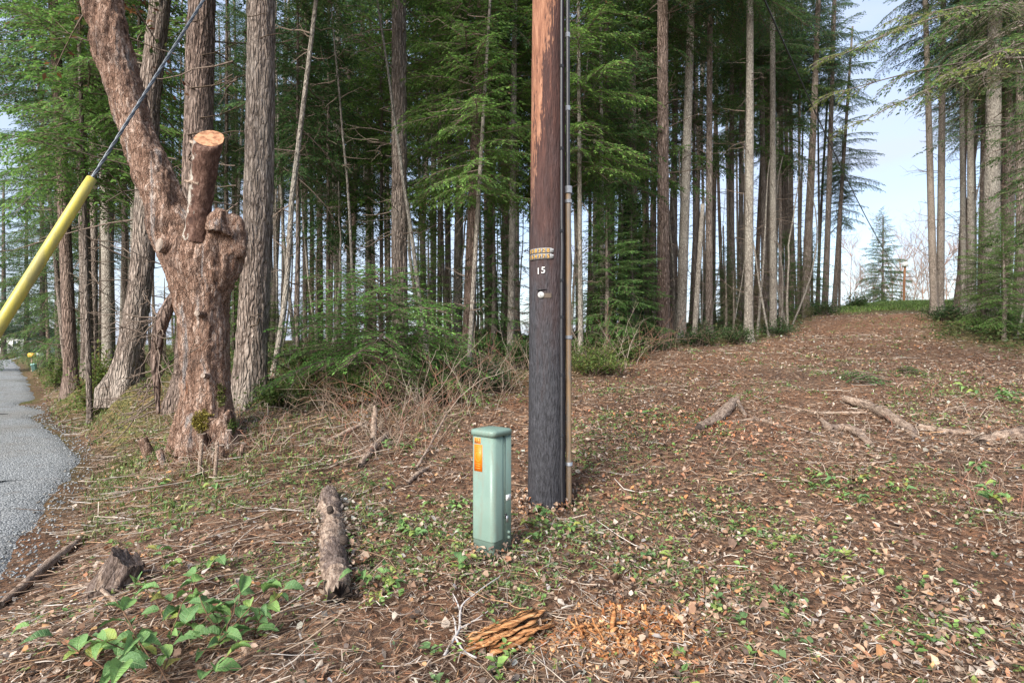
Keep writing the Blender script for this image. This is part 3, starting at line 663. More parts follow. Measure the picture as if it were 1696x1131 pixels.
tree(T, 'big speckled grey fir nearest the right edge of the clearing', 1641, 545, 20, 23, 1647, 0, crown='high2', cz=9.6, mat='grey_bark', hero=True, dead=2, taper=.45)
tree(T, 'dark fir just right of the big speckled fir', 1668, 530, 25, 14, 1672, 50, crown='high1', cz=10, dead=1)
tree(T, 'mossy fir trunk at the right border of the picture', 1688, 540, 20, 13, 1690, 50, crown='high3', cz=8, dead=0)
# young and bushy trees that fill the gaps with low green
Y = 'young_fir'
tree(Y, 'tall dense young fir filling the space behind the slender leaning stem', 728, 590, 14.5, 8, 728, 0, H=12, crown='young1', cz=3.9, cs=1.0, dead=0)
tree(Y, 'bushy bluish fir behind the midway grey fir', 612, 560, 23, 8, 612, 0, H=18, crown='full', cz=7.0, cs=.72, dead=1)
tree(Y, 'fir with hanging green boughs left of the midway grey fir', 505, 570, 19, 8, 507, 0, H=17, crown='full', cz=6.6, cs=.62, dead=1)
tree(Y, 'dense dark fir with boughs sweeping low over the roadside', 98, 610, 27, 10, 92, 200, H=18, crown='full', cz=1.5, cs=.95, dead=None)
tree(Y, 'bluish dense fir farther down the road behind the low sweeping one', 70, 605, 37, 9, 70, 200, H=18, crown='fullblue', cz=1.8, cs=1.0, dead=None)
tree(Y, 'tall fir hanging over the far side of the road at the left picture edge', -112, 600, 34, 9, -112, 200, H=20, crown='full', cz=2.6, cs=1.15, dead=None)
tree(Y, 'bushy fir left of the far road end', 6, 598, 64, 8, 6, 300, H=20, crown='fullblue', cz=1.6, cs=1.15, dead=None)
tree(Y, 'bushy fir right of the far road end', 44, 597, 68, 8, 44, 300, H=20, crown='full', cz=1.6, cs=1.2, dead=None)
tree(Y, 'fir with layered boughs at the upper left above the road', 112, 605, 22, 8, 60, 100, H=17, crown='full', cz=5.5, cs=.8, dead=None)
tree(Y, 'bright green fir boughs behind the leaning limb of the cut tree', 236, 615, 13, 9, 230, 0, H=13, crown='young1', cz=5.2, cs=1.1, dead=None)
tree(Y, 'lush bright fir high at the upper left behind the limb', 150, 615, 12.5, 9, 128, 0, H=14, crown='young1', cz=5.0, cs=1.15, dead=None)
tree(Y, 'green fir screen right of the thick brown fir', 375, 600, 17, 8, 375, 0, H=14, crown='full', cz=5.6, cs=.55, dead=None)
tree(Y, 'olive hanging young fir behind the ivy covered trunk', 1028, 565, 20, 7, 1025, 0, H=14, crown='olive', cz=1.6, cs=1.1, dead=1)
tree(Y, 'bright young fir right of the power pole behind the drooping one', 1010, 570, 18, 8, 1005, 0, H=14, crown='young1', cz=5.2, cs=1.1, dead=1)
tree(Y, 'low green young fir in shade behind the dead snag', 1200, 548, 24, 5, 1198, 300, H=4.5, crown='young2', cz=.4, cs=.45, dead=None)
tree(Y, 'green fir at the right picture edge with low boughs', 1735, 560, 16, 9, 1735, 200, H=12, crown='young2', cz=3.0, cs=.85, dead=1)
tree(Y, 'low bushy fir beside the last edge trio', 1345, 520, 33, 5, 1345, 400, H=6, crown='young2', cz=.6, cs=.6, dead=None)
tree(Y, 'lush young fir just left of the lone tall fir', 632, 590, 16, 7, 632, 0, H=12, crown='young1', cz=3.6, cs=.95, dead=0)
tree(Y, 'young fir with low green boughs left of the midway grey fir', 542, 590, 15, 7, 545, 0, H=12, crown='young2', cz=3.2, cs=.9, dead=0)
tree(Y, 'lush young fir hidden behind the upper power pole', 893, 585, 16, 7, 893, 0, H=12, crown='young1', cz=4.2, cs=1.0, dead=0)
tree(Y, 'young fir with green boughs between the ivy trunk and the red brown fir', 1072, 562, 20, 6, 1072, 0, H=14, crown='young1', cz=5.2, cs=1.05, dead=1)
tree(Y, 'young fir behind the grey fir leaning right', 1150, 552, 23, 6, 1150, 0, H=15, crown='young2', cz=6.6, cs=1.1, dead=1)
tree(Y, 'young fir behind the light grey clearing fir', 1226, 545, 26, 6, 1226, 0, H=17, crown='young1', cz=7.8, cs=1.1, dead=1)
tree(Y, 'young fir behind the mottled grey fir', 1292, 538, 28, 6, 1292, 0, H=17, crown='young2', cz=7.6, cs=1.15, dead=1)
tree(Y, 'young fir right of the thin pale curving trunk', 492, 600, 13, 7, 494, 0, H=11, crown='young2', cz=4.4, cs=.8, dead=0)
tree('distant_conifer', 'pointed dark conifer standing alone in the sky gap', 1461, 505, 64, 4, 1463, 350, H=11, crown='cone', cz=1.4, cs=1.18, dead=None)

# the crowded rows behind: slim firs that nothing tells apart within a zone
BACK = [trunk_mesh('trunk', 900 + k, .13 + .02 * k, (lambda k: (lambda h: (.02 * h * (k - 1.5) * .3, .05 * math.sin(h * .3 + k))))(k), 25, M[('fir_bark', 'thin_bark', 'fir_bark_red', 'grey_bark')[k]], sides=9, rings=16) for k in range(4)]
def back_rows():
    r = np.random.default_rng(77)
    zones = [(-80, 300, 20, 52, 26, 'slim dark fir in the crowded wood behind the left roadside trunks', 'left background firs', (8.5, 11)),
             (300, 560, 24, 48, 24, 'slim fir in the crowded wood behind the massive fir', 'firs behind the massive fir', (9.0, 12)),
             (560, 740, 25, 47, 24, 'slim fir in the crowded wood behind the lone tall fir', 'firs behind the lone tall fir', (8.5, 12)),
             (740, 1000, 24, 46, 34, 'slim dark fir in the crowded wood behind the power pole', 'firs behind the power pole', (8.5, 12)),
             (1000, 1200, 26, 46, 34, 'slim dark fir in the crowded wood behind the first clearing edge trunks', 'firs behind the clearing edge', (10.5, 15)),
             (1200, 1370, 30, 52, 26, 'slim dark fir in the crowded wood left of the sky gap', 'firs left of the sky gap', (12.5, 17)),
             (1585, 1790, 24, 46, 22, 'slim dark fir in the crowded wood right of the sky gap', 'firs right of the sky gap', (10, 14))]
    done = []
    for u0, u1, d0, d1, n, lab, grp, (c0, c1) in zones:
        k = 0; tries = 0
        while k < n and tries < 4000:
            tries += 1
            u = r.uniform(u0, u1); d = math.sqrt(r.uniform(d0 ** 2, d1 ** 2)); x = (u - CU) / F * d
            if any((x - a) ** 2 + (d - b) ** 2 < 1.3 for a, b in done): continue
            if x < road_x(d) + 1.2 or in_wood(np.array([x]), np.array([d]))[0] < .5: continue
            done.append((x, d)); k += 1
            o = empty('slim_fir', (x, d, gz1(x, d)), lab, 'tree', grp); o.rotation_euler = (r.normal(0, .02), r.normal(0, .026), 0)
            s = r.uniform(.4, 1.0) * (1.4 if r.random() < .15 else 1)
            obj('trunk', BACK[int(r.integers(4))], o, (0, 0, 0), (0, 0, r.uniform(0, 6.28)), (s, s, 1))
            cz = r.uniform(c0, c1)
            if r.random() < (.4 if 1000 < u < 1400 else .72): obj('crown', CROWN[('high1', 'high2', 'high3', 'high2')[int(r.integers(4))]], o, (0, 0, cz), (0, 0, r.uniform(0, 6.28)), r.uniform(.75, 1.0))
            b = obj('dead_branches', DEAD[int(r.integers(3))], o, (0, 0, 0), (0, 0, r.uniform(0, 6.28)), (s * .8, s * .8, 1.05)); b['kind'] = 'stuff'
back_rows()
def understory():
    r = np.random.default_rng(31)
    for u0, u1, n, lab, grp in ((420, 740, 16, 'small shaded sapling among the trunks left of the bare brush', 'saplings left of the brush'), (740, 1090, 18, 'small shaded sapling among the trunks around the power pole', 'saplings behind the pole'), (1090, 1400, 14, 'small shaded sapling among the clearing edge trunks', 'saplings at the clearing edge'), (60, 420, 10, 'small sapling among the trunks behind the cut tree', 'saplings behind the cut tree'), (1590, 1760, 8, 'small sapling among the right hand trunks', 'saplings in the right wood')):
        for _ in range(n):
            for _t in range(60):
                u = r.uniform(u0, u1); d = r.uniform(13, 30); x = (u - CU) / F * d
                if in_wood(np.array([x]), np.array([d]))[0] > .8 and x > road_x(d) + 2: break
            o = empty('shade_sapling', (x, d, gz1(x, d)), lab, 'sapling', grp); s = r.uniform(.22, .5)
            P = np.array([[0, 0, -.1], [.02, 0, 3.0 * s], [0, .02, 8.0 * s]]); V, Fq = tubes(P, np.array([.07, .05, .01]) * (s / .4), 6); obj('trunk', mesh('trunk', V, Fq, M['thin_bark']), o)
            obj('crown', CROWN[('young1', 'young2', 'olive', 'olive')[int(r.integers(4))]], o, (0, 0, .35), (0, 0, r.uniform(0, 6.28)), (s * 1.15, s * 1.15, s))
understory()
def bare_poles():
    r = np.random.default_rng(52)
    for u0, u1, n, lab, grp in ((440, 700, 9, 'thin pale bare stem leaning among the firs left of the brush', 'thin stems left of the brush'), (700, 1080, 16, 'thin pale bare stem leaning among the firs around the power pole', 'thin stems around the pole'), (1080, 1380, 12, 'thin pale bare stem among the clearing edge firs', 'thin stems at the clearing edge'), (1580, 1700, 6, 'thin pale bare stem in the right hand wood', 'thin stems in the right wood')):
        for _ in range(n):
            for _t in range(60):
                u = r.uniform(u0, u1); d = r.uniform(11, 26); x = (u - CU) / F * d
                if in_wood(np.array([x]), np.array([d]))[0] > .4: break
            o = empty('thin_sapling', (x, d, gz1(x, d)), lab, 'sapling', grp); H = r.uniform(4, 10); lx = r.normal(0, .07) * H; t = np.linspace(0, 1, 12)[:, None]
            P = np.array([[0, 0, -.1]]) + np.array([lx, r.normal(0, .2), H]) * t + np.array([r.normal(0, .35), r.normal(0, .2), 0]) * np.sin(t * np.pi) + r.normal(0, .03, (12, 3)) * t; V, Fq = tubes(P, np.linspace(1, .3, 12) * r.uniform(.025, .06), 7); obj('trunk', mesh('trunk', V, Fq, M['grey_bark'], smooth=True), o)
            b = obj('dead_branches', DEAD[int(r.integers(3))], o, (lx * .3, 0, 0), (0, math.atan(lx / H), r.uniform(0, 6.28)), (.5, .5, H / 11)); b['kind'] = 'stuff'
bare_poles()

# ------------------------------------------------------------------ lathe, text and rounded-box helpers
def cap(idx_ring): return np.array([idx_ring])

def solid_tube(P, Rad, sides, seed=0, rough=0.0, scale=8.0):
    """one capped tube; returns verts, quads, end polygons"""
    V, Fq = tubes(P, Rad, sides); n = len(P)
    if rough:
        V3 = V.reshape(n, sides, 3); ctr = np.asarray(P)[:, None, :]
        V = (ctr + (V3 - ctr) * (1 + rough * fbm(V3, scale, 3, seed))[..., None]).reshape(-1, 3)
    return V, Fq, np.arange(sides)[None], np.arange((n - 1) * sides, n * sides)[None]

def text_verts(s, size, extrude=0.0):
    cu = bpy.data.curves.new('digits', 'FONT'); cu.body = s; cu.size = size; cu.extrude = extrude; cu.align_x = 'CENTER'; cu.align_y = 'CENTER'
    cu.resolution_u = 3
    o = bpy.data.objects.new('digits', cu); COL.objects.link(o)
    dg = bpy.context.evaluated_depsgraph_get(); me = bpy.data.meshes.new_from_object(o.evaluated_get(dg))
    V = np.array([v.co[:] for v in me.vertices]); fs = [list(p.vertices) for p in me.polygons]
    bpy.data.objects.remove(o); bpy.data.curves.remove(cu); bpy.data.meshes.remove(me)
    return V, fs

def part_poly(name, parent, V, fs, mat, root=None):
    base = np.array((root or parent).location); me = bpy.data.meshes.new(name)
    me.from_pydata([tuple(v - base) for v in np.asarray(V)], [], fs); me.materials.append(mat); me.update()
    return obj(name, me, parent)

def rounded_rect(sx, sy, r, k=6):
    out = []
    for cx, cy, a0 in ((sx / 2 - r, sy / 2 - r, 0), (-sx / 2 + r, sy / 2 - r, 90), (-sx / 2 + r, -sy / 2 + r, 180), (sx / 2 - r, -sy / 2 + r, 270)):
        for j in range(k + 1):
            a = R(a0 + 90 * j / k); out.append((cx + r * math.cos(a), cy + r * math.sin(a)))
    return np.array(out)

def loft(rings):
    """rings: list of (xy (m,2), z) -> closed solid"""
    m = len(rings[0][0]); V = np.concatenate([np.hstack([xy, np.full((m, 1), z)]) for xy, z in rings]); n = len(rings)
    idx = np.arange(n * m).reshape(n, m); a, b = idx[:-1], idx[1:]
    Fq = np.stack([a, np.roll(a, -1, 1), np.roll(b, -1, 1), b], -1).reshape(-1, 4)
    return V, [Fq, idx[-1][None], idx[0][None, ::-1]]

# ------------------------------------------------------------------ utility pole
def build_pole():
    b = px(905.5, 843, 4.95); x0, y0 = b[0], 4.95; z0 = gz1(x0, y0); H = 9.6
    o = empty('utility_pole', (x0, y0, z0), 'weathered wooden utility pole, black at the foot and orange brown above', 'utility pole')
    lean = (px(908.5, 0, 4.95)[0] - x0) / 4.4
    def ax(h): return np.array([x0 + lean * h, y0, z0 + h])
    def rad(h): return 0.166 - 0.0058 * h
    sides, rings = 64, 200; hs = np.concatenate([[-.4], np.linspace(0, 4.8, rings - 30), np.linspace(4.9, H, 29)])
    ang = np.linspace(0, 2 * np.pi, sides, endpoint=False); A, Hh = np.meshgrid(ang, hs)
    q = np.stack([np.cos(A) * .16, np.sin(A) * .16, Hh * .05], -1); q2 = np.stack([np.cos(A) * .16, np.sin(A) * .16, Hh], -1)
    Rr = 0.166 - 0.0058 * np.clip(Hh, 0, None) + .0032 * (np.abs(vnoise(q, 60, 3)) - .4) * np.clip(Hh / 2, .3, 1) + .0045 * fbm(q2, 28, 3, 5) * np.clip(1.6 - Hh * .6, .15, 1)
    V = np.stack([x0 + lean * Hh + Rr * np.cos(A), y0 + Rr * np.sin(A), z0 + Hh], -1).reshape(-1, 3)
    idx = np.arange(len(hs) * sides).reshape(len(hs), sides); a, c = idx[:-1], idx[1:]
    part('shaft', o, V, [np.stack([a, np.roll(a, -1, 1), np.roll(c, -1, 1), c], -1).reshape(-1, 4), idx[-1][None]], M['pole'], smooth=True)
    def at(theta, h, off=0.0):   # theta: 0 faces the camera, positive to the right
        r = rad(h) + off; c = ax(h); return c + np.array([math.sin(theta) * r, -math.cos(theta) * r, 0])
    def strip(theta, h0, h1, r, n, off, wob=0.0, seed=0):
        h = np.linspace(h0, h1, n); rs = np.random.default_rng(seed)
        return np.array([at(theta + rs.normal(0, wob), hh, off) for hh in h])
    P = strip(.74, 0.06, H - .3, .012, 40, .012, .012, 3); V, Fq = tubes(P, np.full(40, .0115), 10)
    cb = part('cable', o, V, Fq, M['cable'], smooth=True)
    for k, h in enumerate((.62, 1.13, 1.62, 1.93, 2.35, 3.05, 3.75)):
        c = at(.74, h, .012); P = np.array([c - (0, 0, .012), c + (0, 0, .012)]); V, Fq, e0, e1 = solid_tube(P, np.array([.0165, .0165]), 12)
        part('cable_clip', cb, V, [Fq, e0, e1], M['black'], root=o)
    # conduit and the black hose above it, on the right flank
    th = 1.36
    P = np.array([at(th, h, .027) for h in np.linspace(-.1, 2.72, 20)]); V, Fq, e0, e1 = solid_tube(P, np.full(20, .025), 16)
    cd = part('conduit', o, V, [Fq, e0, e1], M['conduit'], smooth=False)
    for p in cd.data.polygons: p.use_smooth = len(p.vertices) == 4
    P = np.array([at(th, h, .027) for h in (2.69, 2.75)]); V, Fq, e0, e1 = solid_tube(P, np.full(2, .034), 16)
    part('collar', cd, V, [Fq, e0, e1], M['steel'], root=o)
    for h in (.36, 1.45, 2.62):
        P = np.array([at(th, h - .014, .027), at(th, h + .014, .027)]); V, Fq, e0, e1 = solid_tube(P, np.full(2, .0325), 16)
        part('strap', cd, V, [Fq, e0, e1], M['steel'], root=o)
    P = np.array([at(th - .06, h, .026) for h in np.linspace(2.74, H - .2, 24)]); V, Fq = tubes(P, np.full(24, .019), 12)
    hs_ = part('hose', o, V, Fq, M['cable'], smooth=True)
    for h in (3.42, 4.05):
        P = np.array([at(th - .06, h - .02, .026), at(th - .06, h + .02, .026)]); V, Fq, e0, e1 = solid_tube(P, np.full(2, .0225), 12)
        part('hose_clamp', hs_, V, [Fq, e0, e1], M['steel'], root=o)
    # number tags: curved plates, digits bent round the pole
    def bend(V, th0, h0, off, tilt=0.0):
        V = np.asarray(V, dtype=float); r = rad(h0); out = []
        for X, Yv, Zv in V:
            t = th0 + X / r; out.append(at(t, h0 + Yv, off + Zv))
        return np.array(out)
    for k, (txt, h) in enumerate((('308328', 2.178), ('164775', 2.130))):
        w, hh = .235, .044
        gx = np.linspace(-w / 2, w / 2, 25); top = np.concatenate([[-.5, .0], np.zeros(0)])
        prof = np.where(np.abs(gx) > w / 2 - .012, .72, 1.0)
        Vp = np.concatenate([np.stack([gx, -hh / 2 * prof, 0 * gx], -1), np.stack([gx, hh / 2 * prof, 0 * gx], -1), np.stack([gx, -hh / 2 * prof, 0 * gx + .003], -1), np.stack([gx, hh / 2 * prof, 0 * gx + .003], -1)])
        n = 25; i = np.arange(n - 1)
        Fp = np.concatenate([np.stack([i + 2 * n, i + 2 * n + 1, i + 3 * n + 1, i + 3 * n], -1), np.stack([i + 3 * n, i + 3 * n + 1, i + n + 1, i + n], -1), np.stack([i, i + 1, i + 2 * n + 1, i + 2 * n], -1)])
        tg = part('number_tag', o, bend(Vp, -.52, h, .006), Fp, M['tag'])
        for j, ch in enumerate(txt):
            xx = -.098 + j * .0345
            q = np.array([[xx - .0145, -.0185, .0042], [xx, -.0185, .0042], [xx + .0145, -.0185, .0042], [xx + .0145, .0185, .0042], [xx, .0185, .0042], [xx - .0145, .0185, .0042]])
            part('digit_field', tg, bend(q, -.52, h, .006), np.array([[0, 1, 4, 5], [1, 2, 3, 4]]), M['tag_dark'], root=o)
            Vt, ft = text_verts(ch, .043); Vt = Vt * (1.0, 1.05, 1) + (xx, 0, .0062)
            part_poly('digit', tg, bend(Vt, -.52, h, .006), ft, M['tag_yellow'], root=o)
        for sx in (-1, 1):
            c = bend(np.array([[sx * .111, 0, .004]]), -.52, h, .006)[0]; V, Fq = box(*c, .006, .006, .006); part('nail', tg, V, Fq, M['black'], root=o)
    for j, ch in enumerate('15'):
        Vt, ft = text_verts(ch, .075, .0012); Vt = Vt + ((j - .5) * .042, 0, .004)
        part_poly('pole_digit', o, bend(Vt, -.42, 2.005 + j * .006, .006), ft, M['white'])
    c0 = at(-.40, 1.805, .004); nrm = np.array([math.sin(-.40), -math.cos(-.40), 0])
    P = np.array([c0, c0 + nrm * .012]); V, Fq, e0, e1 = solid_tube(P, np.array([.026, .026]), 20); dk = part('round_marker', o, V, [Fq, e0, e1], M['marker'])
    P = np.array([c0 + nrm * .012, c0 + nrm * .018]); V, Fq, e0, e1 = solid_tube(P, np.array([.006, .005]), 8); part('bolt', dk, V, [Fq, e0, e1], M['steel'], root=o)
    Vp = np.array([[-.035, -.02, .003], [.035, -.02, .003], [.035, .02, .003], [-.035, .02, .003]]); Vp = bend(Vp + (.05, 0, 0), -.40, 1.80, .005)
    part('grey_plate', o, Vp, np.array([[0, 1, 2, 3]]), M['tag_dark'])
    V, Fq = box(0, 0, 0, .09, .02, .006); V = V + at(-.38, 1.85, .004); part('metal_bar', o, V, Fq, M['black'])
    return o, ax(9.2), ax(8.6)
pole, pole_top, pole_arm = build_pole()

# ------------------------------------------------------------------ guy wire with yellow guard, from the pole's top to an anchor left of the camera
def build_guy():
    A = pole_top; B = px(152, 296, 1.85); d = unit(B - A)
    s = 1.0
    for _ in range(30): s += ((B + d * s)[2] - gz1((B + d * s)[0], (B + d * s)[1])) * .7
    G = B + d * s
    o = empty('guy_wire', G, 'steel guy strand running down from the pole into a yellow guard tube', 'guy wire')
    L = np.linalg.norm(G - A); n = 700; t = np.linspace(0, 1, n); base = G + (A - G) * t[:, None]
    ax = unit(A - G); e1 = unit(np.cross(ax, [0, 0, 1.0])); e2 = np.cross(ax, e1)
    P = []
    for k in range(3):
        ph = 2 * np.pi * k / 3 + t * L / .12 * 2 * np.pi; P.append(base + .0026 * (np.cos(ph)[:, None] * e1 + np.sin(ph)[:, None] * e2))
    V, Fq = tubes(np.array(P), np.full((3, n), .0031), 6); part('strand', o, V, Fq, M['wire'], smooth=True)
    top = B; t = np.linspace(0, 1, 40); low = B + d * (s - .12)
    P = top + (low - top) * t[:, None]; rad = .0158 + .0045 * t; rad[0] *= .93
    V, Fq = tubes(P, rad, 28); Vi, Fi = tubes(P[:3], rad[:3] * .8, 28)
    rim = np.stack([np.arange(28), np.roll(np.arange(28), -1), np.roll(np.arange(28), -1) + len(V), np.arange(28) + len(V)], -1)
    part('guard_tube', o, np.concatenate([V, Vi]), [Fq, Fi[:, ::-1] + len(V), rim[:, ::-1]], M['yellow'], smooth=True)
build_guy()

# ------------------------------------------------------------------ green pedestal
def build_pedestal():
    c = px(814, 905, 3.70); x0, y0 = c[0], 3.70; z0 = gz1(x0, y0); ang = R(-38)
    o = empty('utility_pedestal', (x0, y0, z0), 'pale green metal utility pedestal with orange stickers in front of the pole', 'utility pedestal')
    W = .19; Hh = CH - (711 - HV) / F * 3.68 - z0
    def put(name, par, V, fs, mat, smooth=False, mt=None):
        V = rotz(np.asarray(V, dtype=float), ang) + (x0, y0, z0); q = part(name, par, V, fs, mat, root=o)
        if smooth:
            for p in q.data.polygons: p.use_smooth = len(p.vertices) == 4
        return q
    lo = .115
    # back shell runs to the ground, the front cover stops short of it; the seam lies on the right side
    rr = rounded_rect(W - .012, W - .012, .02); V, fs = loft([(rr, -.15), (rr, Hh - .05)]); put('base', o, V, fs, M['ped_green'], True)
    fr = rounded_rect(W, W * .62, .034, 8); fr[:, 1] -= W * .19; fr = np.where(fr[:, 1:2] > .0, fr * (1, 1), fr)
    V, fs = loft([(fr, lo - .004), (fr * (1.0, 1.0), lo), (fr, Hh - .034)]); cv = put('cover', o, V, fs, M['ped_green'], True)
    bk = rounded_rect(W, W * .375, .012); bk[:, 1] += W * .5 - W * .1875; V, fs = loft([(bk, -.1), (bk, Hh - .034)]); put('back_shell', o, V, fs, M['ped_green'], True)
    cp = rounded_rect(W + .018, W + .018, .036, 8)
    V, fs = loft([(cp, Hh - .034), (cp, Hh - .010), (cp * .985, Hh - .003), (cp * .94, Hh + .002), (cp * .5, Hh + .010), (cp * .05, Hh + .012)]); put('cap', o, V, fs, M['ped_green'], True)
    yf = -W / 2
    def flat(name, par, x, z, w, h, mat, off=.0012, th=.0012):
        V, Fq = box(x, yf - off, z, w, th, h); return put(name, par, V, Fq, mat)
    st = flat('orange_sticker', cv, -.030, Hh - .176, .068, .172, M['orange'])
    nb = flat('number_sticker', cv, -.036, Hh - .066, .052, .036, M['orange_pale'])
    # printed ring with a slash and text lines on the orange sticker
    a = np.linspace(0, 2 * np.pi, 29)[:-1]; V = np.concatenate([np.stack([-.032 + rr_ * np.cos(a), np.full(28, yf - .0026), Hh - .170 + 1.25 * rr_ * np.sin(a)], -1) for rr_ in (.0235, .0200)])
    i = np.arange(28); put('ring_print', cv, V, np.stack([i, np.roll(i, -1), np.roll(i, -1) + 28, i + 28], -1), M['orange_light'])
    sl = np.array([[-.017, 0, .022], [-.0135, 0, .019], [.017, 0, -.022], [.0135, 0, -.019]]) + (-.032, yf - .0027, Hh - .170); put('slash_print', cv, sl, np.array([[0, 1, 2, 3]]), M['orange_light'])
    for z, w in ((.106, .040), (.120, .046), (.132, .038), (.214, .044), (.228, .036), (.243, .042)):
        flat('line_print', cv, -.032, Hh - z, w, .0045, M['orange_light'], .0022, .0006)
    for j, ch in enumerate('237'):
        Vt, ft = text_verts(ch, .034); V = np.stack([Vt[:, 0] * 1.0 - .036 + (j - 1) * .0158, np.full(len(Vt), yf - .0026), Vt[:, 1] * 1.05 + Hh - .066], -1)
        q = rotz(V, ang) + (x0, y0, z0); part_poly('digit', cv, q, ft, M['black'], root=o)
    xs = W / 2
    def side(name, y, z, w, h, mat, th=.003):
        V, Fq = box(xs + th / 2, y, z, th, w, h); return put(name, o, V, Fq, mat)
    side('seam', W * .118, Hh * .52, .0035, Hh * .86, M['black'], .001)
    side('white_label', W * .30, .37, .05, .036, M['white'], .0016)
    lt = side('latch', W * .22, .235, .02, .04, M['steel'], .006); side('latch_slot', W * .15, .255, .014, .03, M['black'], .004)
    for y, z in ((.30, .145), (.30, .112)):
        P = np.array([[xs, W * y, z], [xs + .012, W * y, z]]); V, Fq, e0, e1 = solid_tube(P, np.array([.0105, .008]), 12); put('bolt', o, V, [Fq, e0, e1], M['ped_green'])
    P = np.array([[xs, W * .2, .09], [xs + .006, W * .2, .09]]); V, Fq, e0, e1 = solid_tube(P, np.array([.007, .006]), 10); put('lock_hole', o, V, [Fq, e0, e1], M['black'])
build_pedestal()

# ------------------------------------------------------------------ far pole and the overhead line to it
M['far_pole'] = m_plain('far_pole_wood', (.26, .125, .065), .85, .15, var=.3)
def build_far_pole():
    b = px(1497, 499, 55); z0 = gz1(b[0], 55); o = empty('service_pole', (b[0], 55, z0), 'small orange brown pole with white top box at the head of the clearing', 'utility pole')
    H = CH - (441 - HV) / F * 55 - z0
    P = np.array([[b[0], 55, z0 - .3], [b[0] + .03, 55, z0 + H * .5], [b[0] + .10, 55, z0 + H]]); V, Fq, e0, e1 = solid_tube(P, np.array([.12, .11, .10]), 12)
    part('shaft', o, V, [Fq, e1], M['far_pole'], smooth=False)
    rr = rounded_rect(.46, .4, .08); V, fs = loft([(rr, 0), (rr, .38), (rr * .8, .44)]); part('white_box', o, V + (b[0] + .1, 55, z0 + H - .05), fs, M['white'])
    V, Fq = box(b[0] + .45, 55, z0 + H * .72, 1.0, .06, .06); part('bracket', o, V, Fq, M['black'])
    return np.array([b[0] - .1, 54.9, z0 + H * .8])
fp = build_far_pole()
def build_line():
    t = np.linspace(0, 1, 90); A = pole_arm; P = A + (fp - A) * t[:, None]
    P[:, 2] -= 4 * 1.15 * t * (1 - t)
    V, Fq = tubes(P, np.full(90, .015) + .014 * t, 6)
    o = obj('overhead_line', mesh('overhead_line', V - A, Fq, M['black'], smooth=True), None, A); tag(o, 'sagging black overhead line running from the pole to the far small pole', 'cable')
build_line()

# ------------------------------------------------------------------ the cut red-barked tree
def remesh(parts, voxel, smooth_it, seed, amp):
    """join capsules (lists of points and radii) into one skin by voxel remesh"""
    bm = bmesh.new()
    for pts in parts:
        C = curve([np.append(p[:3], p[3]) for p in pts], max(8, len(pts) * 5)); V, Fq, e0, e1 = solid_tube(C[:, :3], C[:, 3], 28)
        vs = [bm.verts.new(v) for v in V]
        for f in Fq: bm.faces.new([vs[i] for i in f])
        bm.faces.new([vs[i] for i in e0[0][::-1]]); bm.faces.new([vs[i] for i in e1[0]])
    bmesh.ops.recalc_face_normals(bm, faces=bm.faces)
    me = bpy.data.meshes.new('tmp'); bm.to_mesh(me); bm.free(); o = bpy.data.objects.new('tmp', me); COL.objects.link(o)
    m = o.modifiers.new('r', 'REMESH'); m.mode = 'VOXEL'; m.voxel_size = voxel
    s = o.modifiers.new('s', 'SMOOTH'); s.factor = .6; s.iterations = smooth_it
    dg = bpy.context.evaluated_depsgraph_get(); ev = bpy.data.meshes.new_from_object(o.evaluated_get(dg)); bpy.data.objects.remove(o)
    n = len(ev.vertices); V = np.empty(n * 3, dtype=np.float32); ev.vertices.foreach_get('co', V); V = V.reshape(-1, 3).astype(float)
    N = np.empty(n * 3, dtype=np.float32); ev.vertices.foreach_get('normal', N); N = N.reshape(-1, 3)
    Fq = np.array([p.vertices[:] for p in ev.polygons if len(p.vertices) == 4]); bpy.data.meshes.remove(ev)
    q = V * (1, 1, .35); h = 2.0 * (1 - 1.8 * np.abs(vnoise(V * (1, 1, .12), 5.5, seed + 7))) + 1.2 * fbm(V, 7.5, 2, seed + 11) * np.clip((V[:, 2] - 1.9) / .8, .25, 1) + .55 * fbm(V, 4.0, 3, seed) + .5 * (1 - 2 * np.abs(vnoise(q, 13, seed + 1))) + .45 * vnoise(V * (1, 1, .6), 42, seed + 2)
    h = h - h.mean()
    return V + N * (amp * h)[:, None], Fq, N

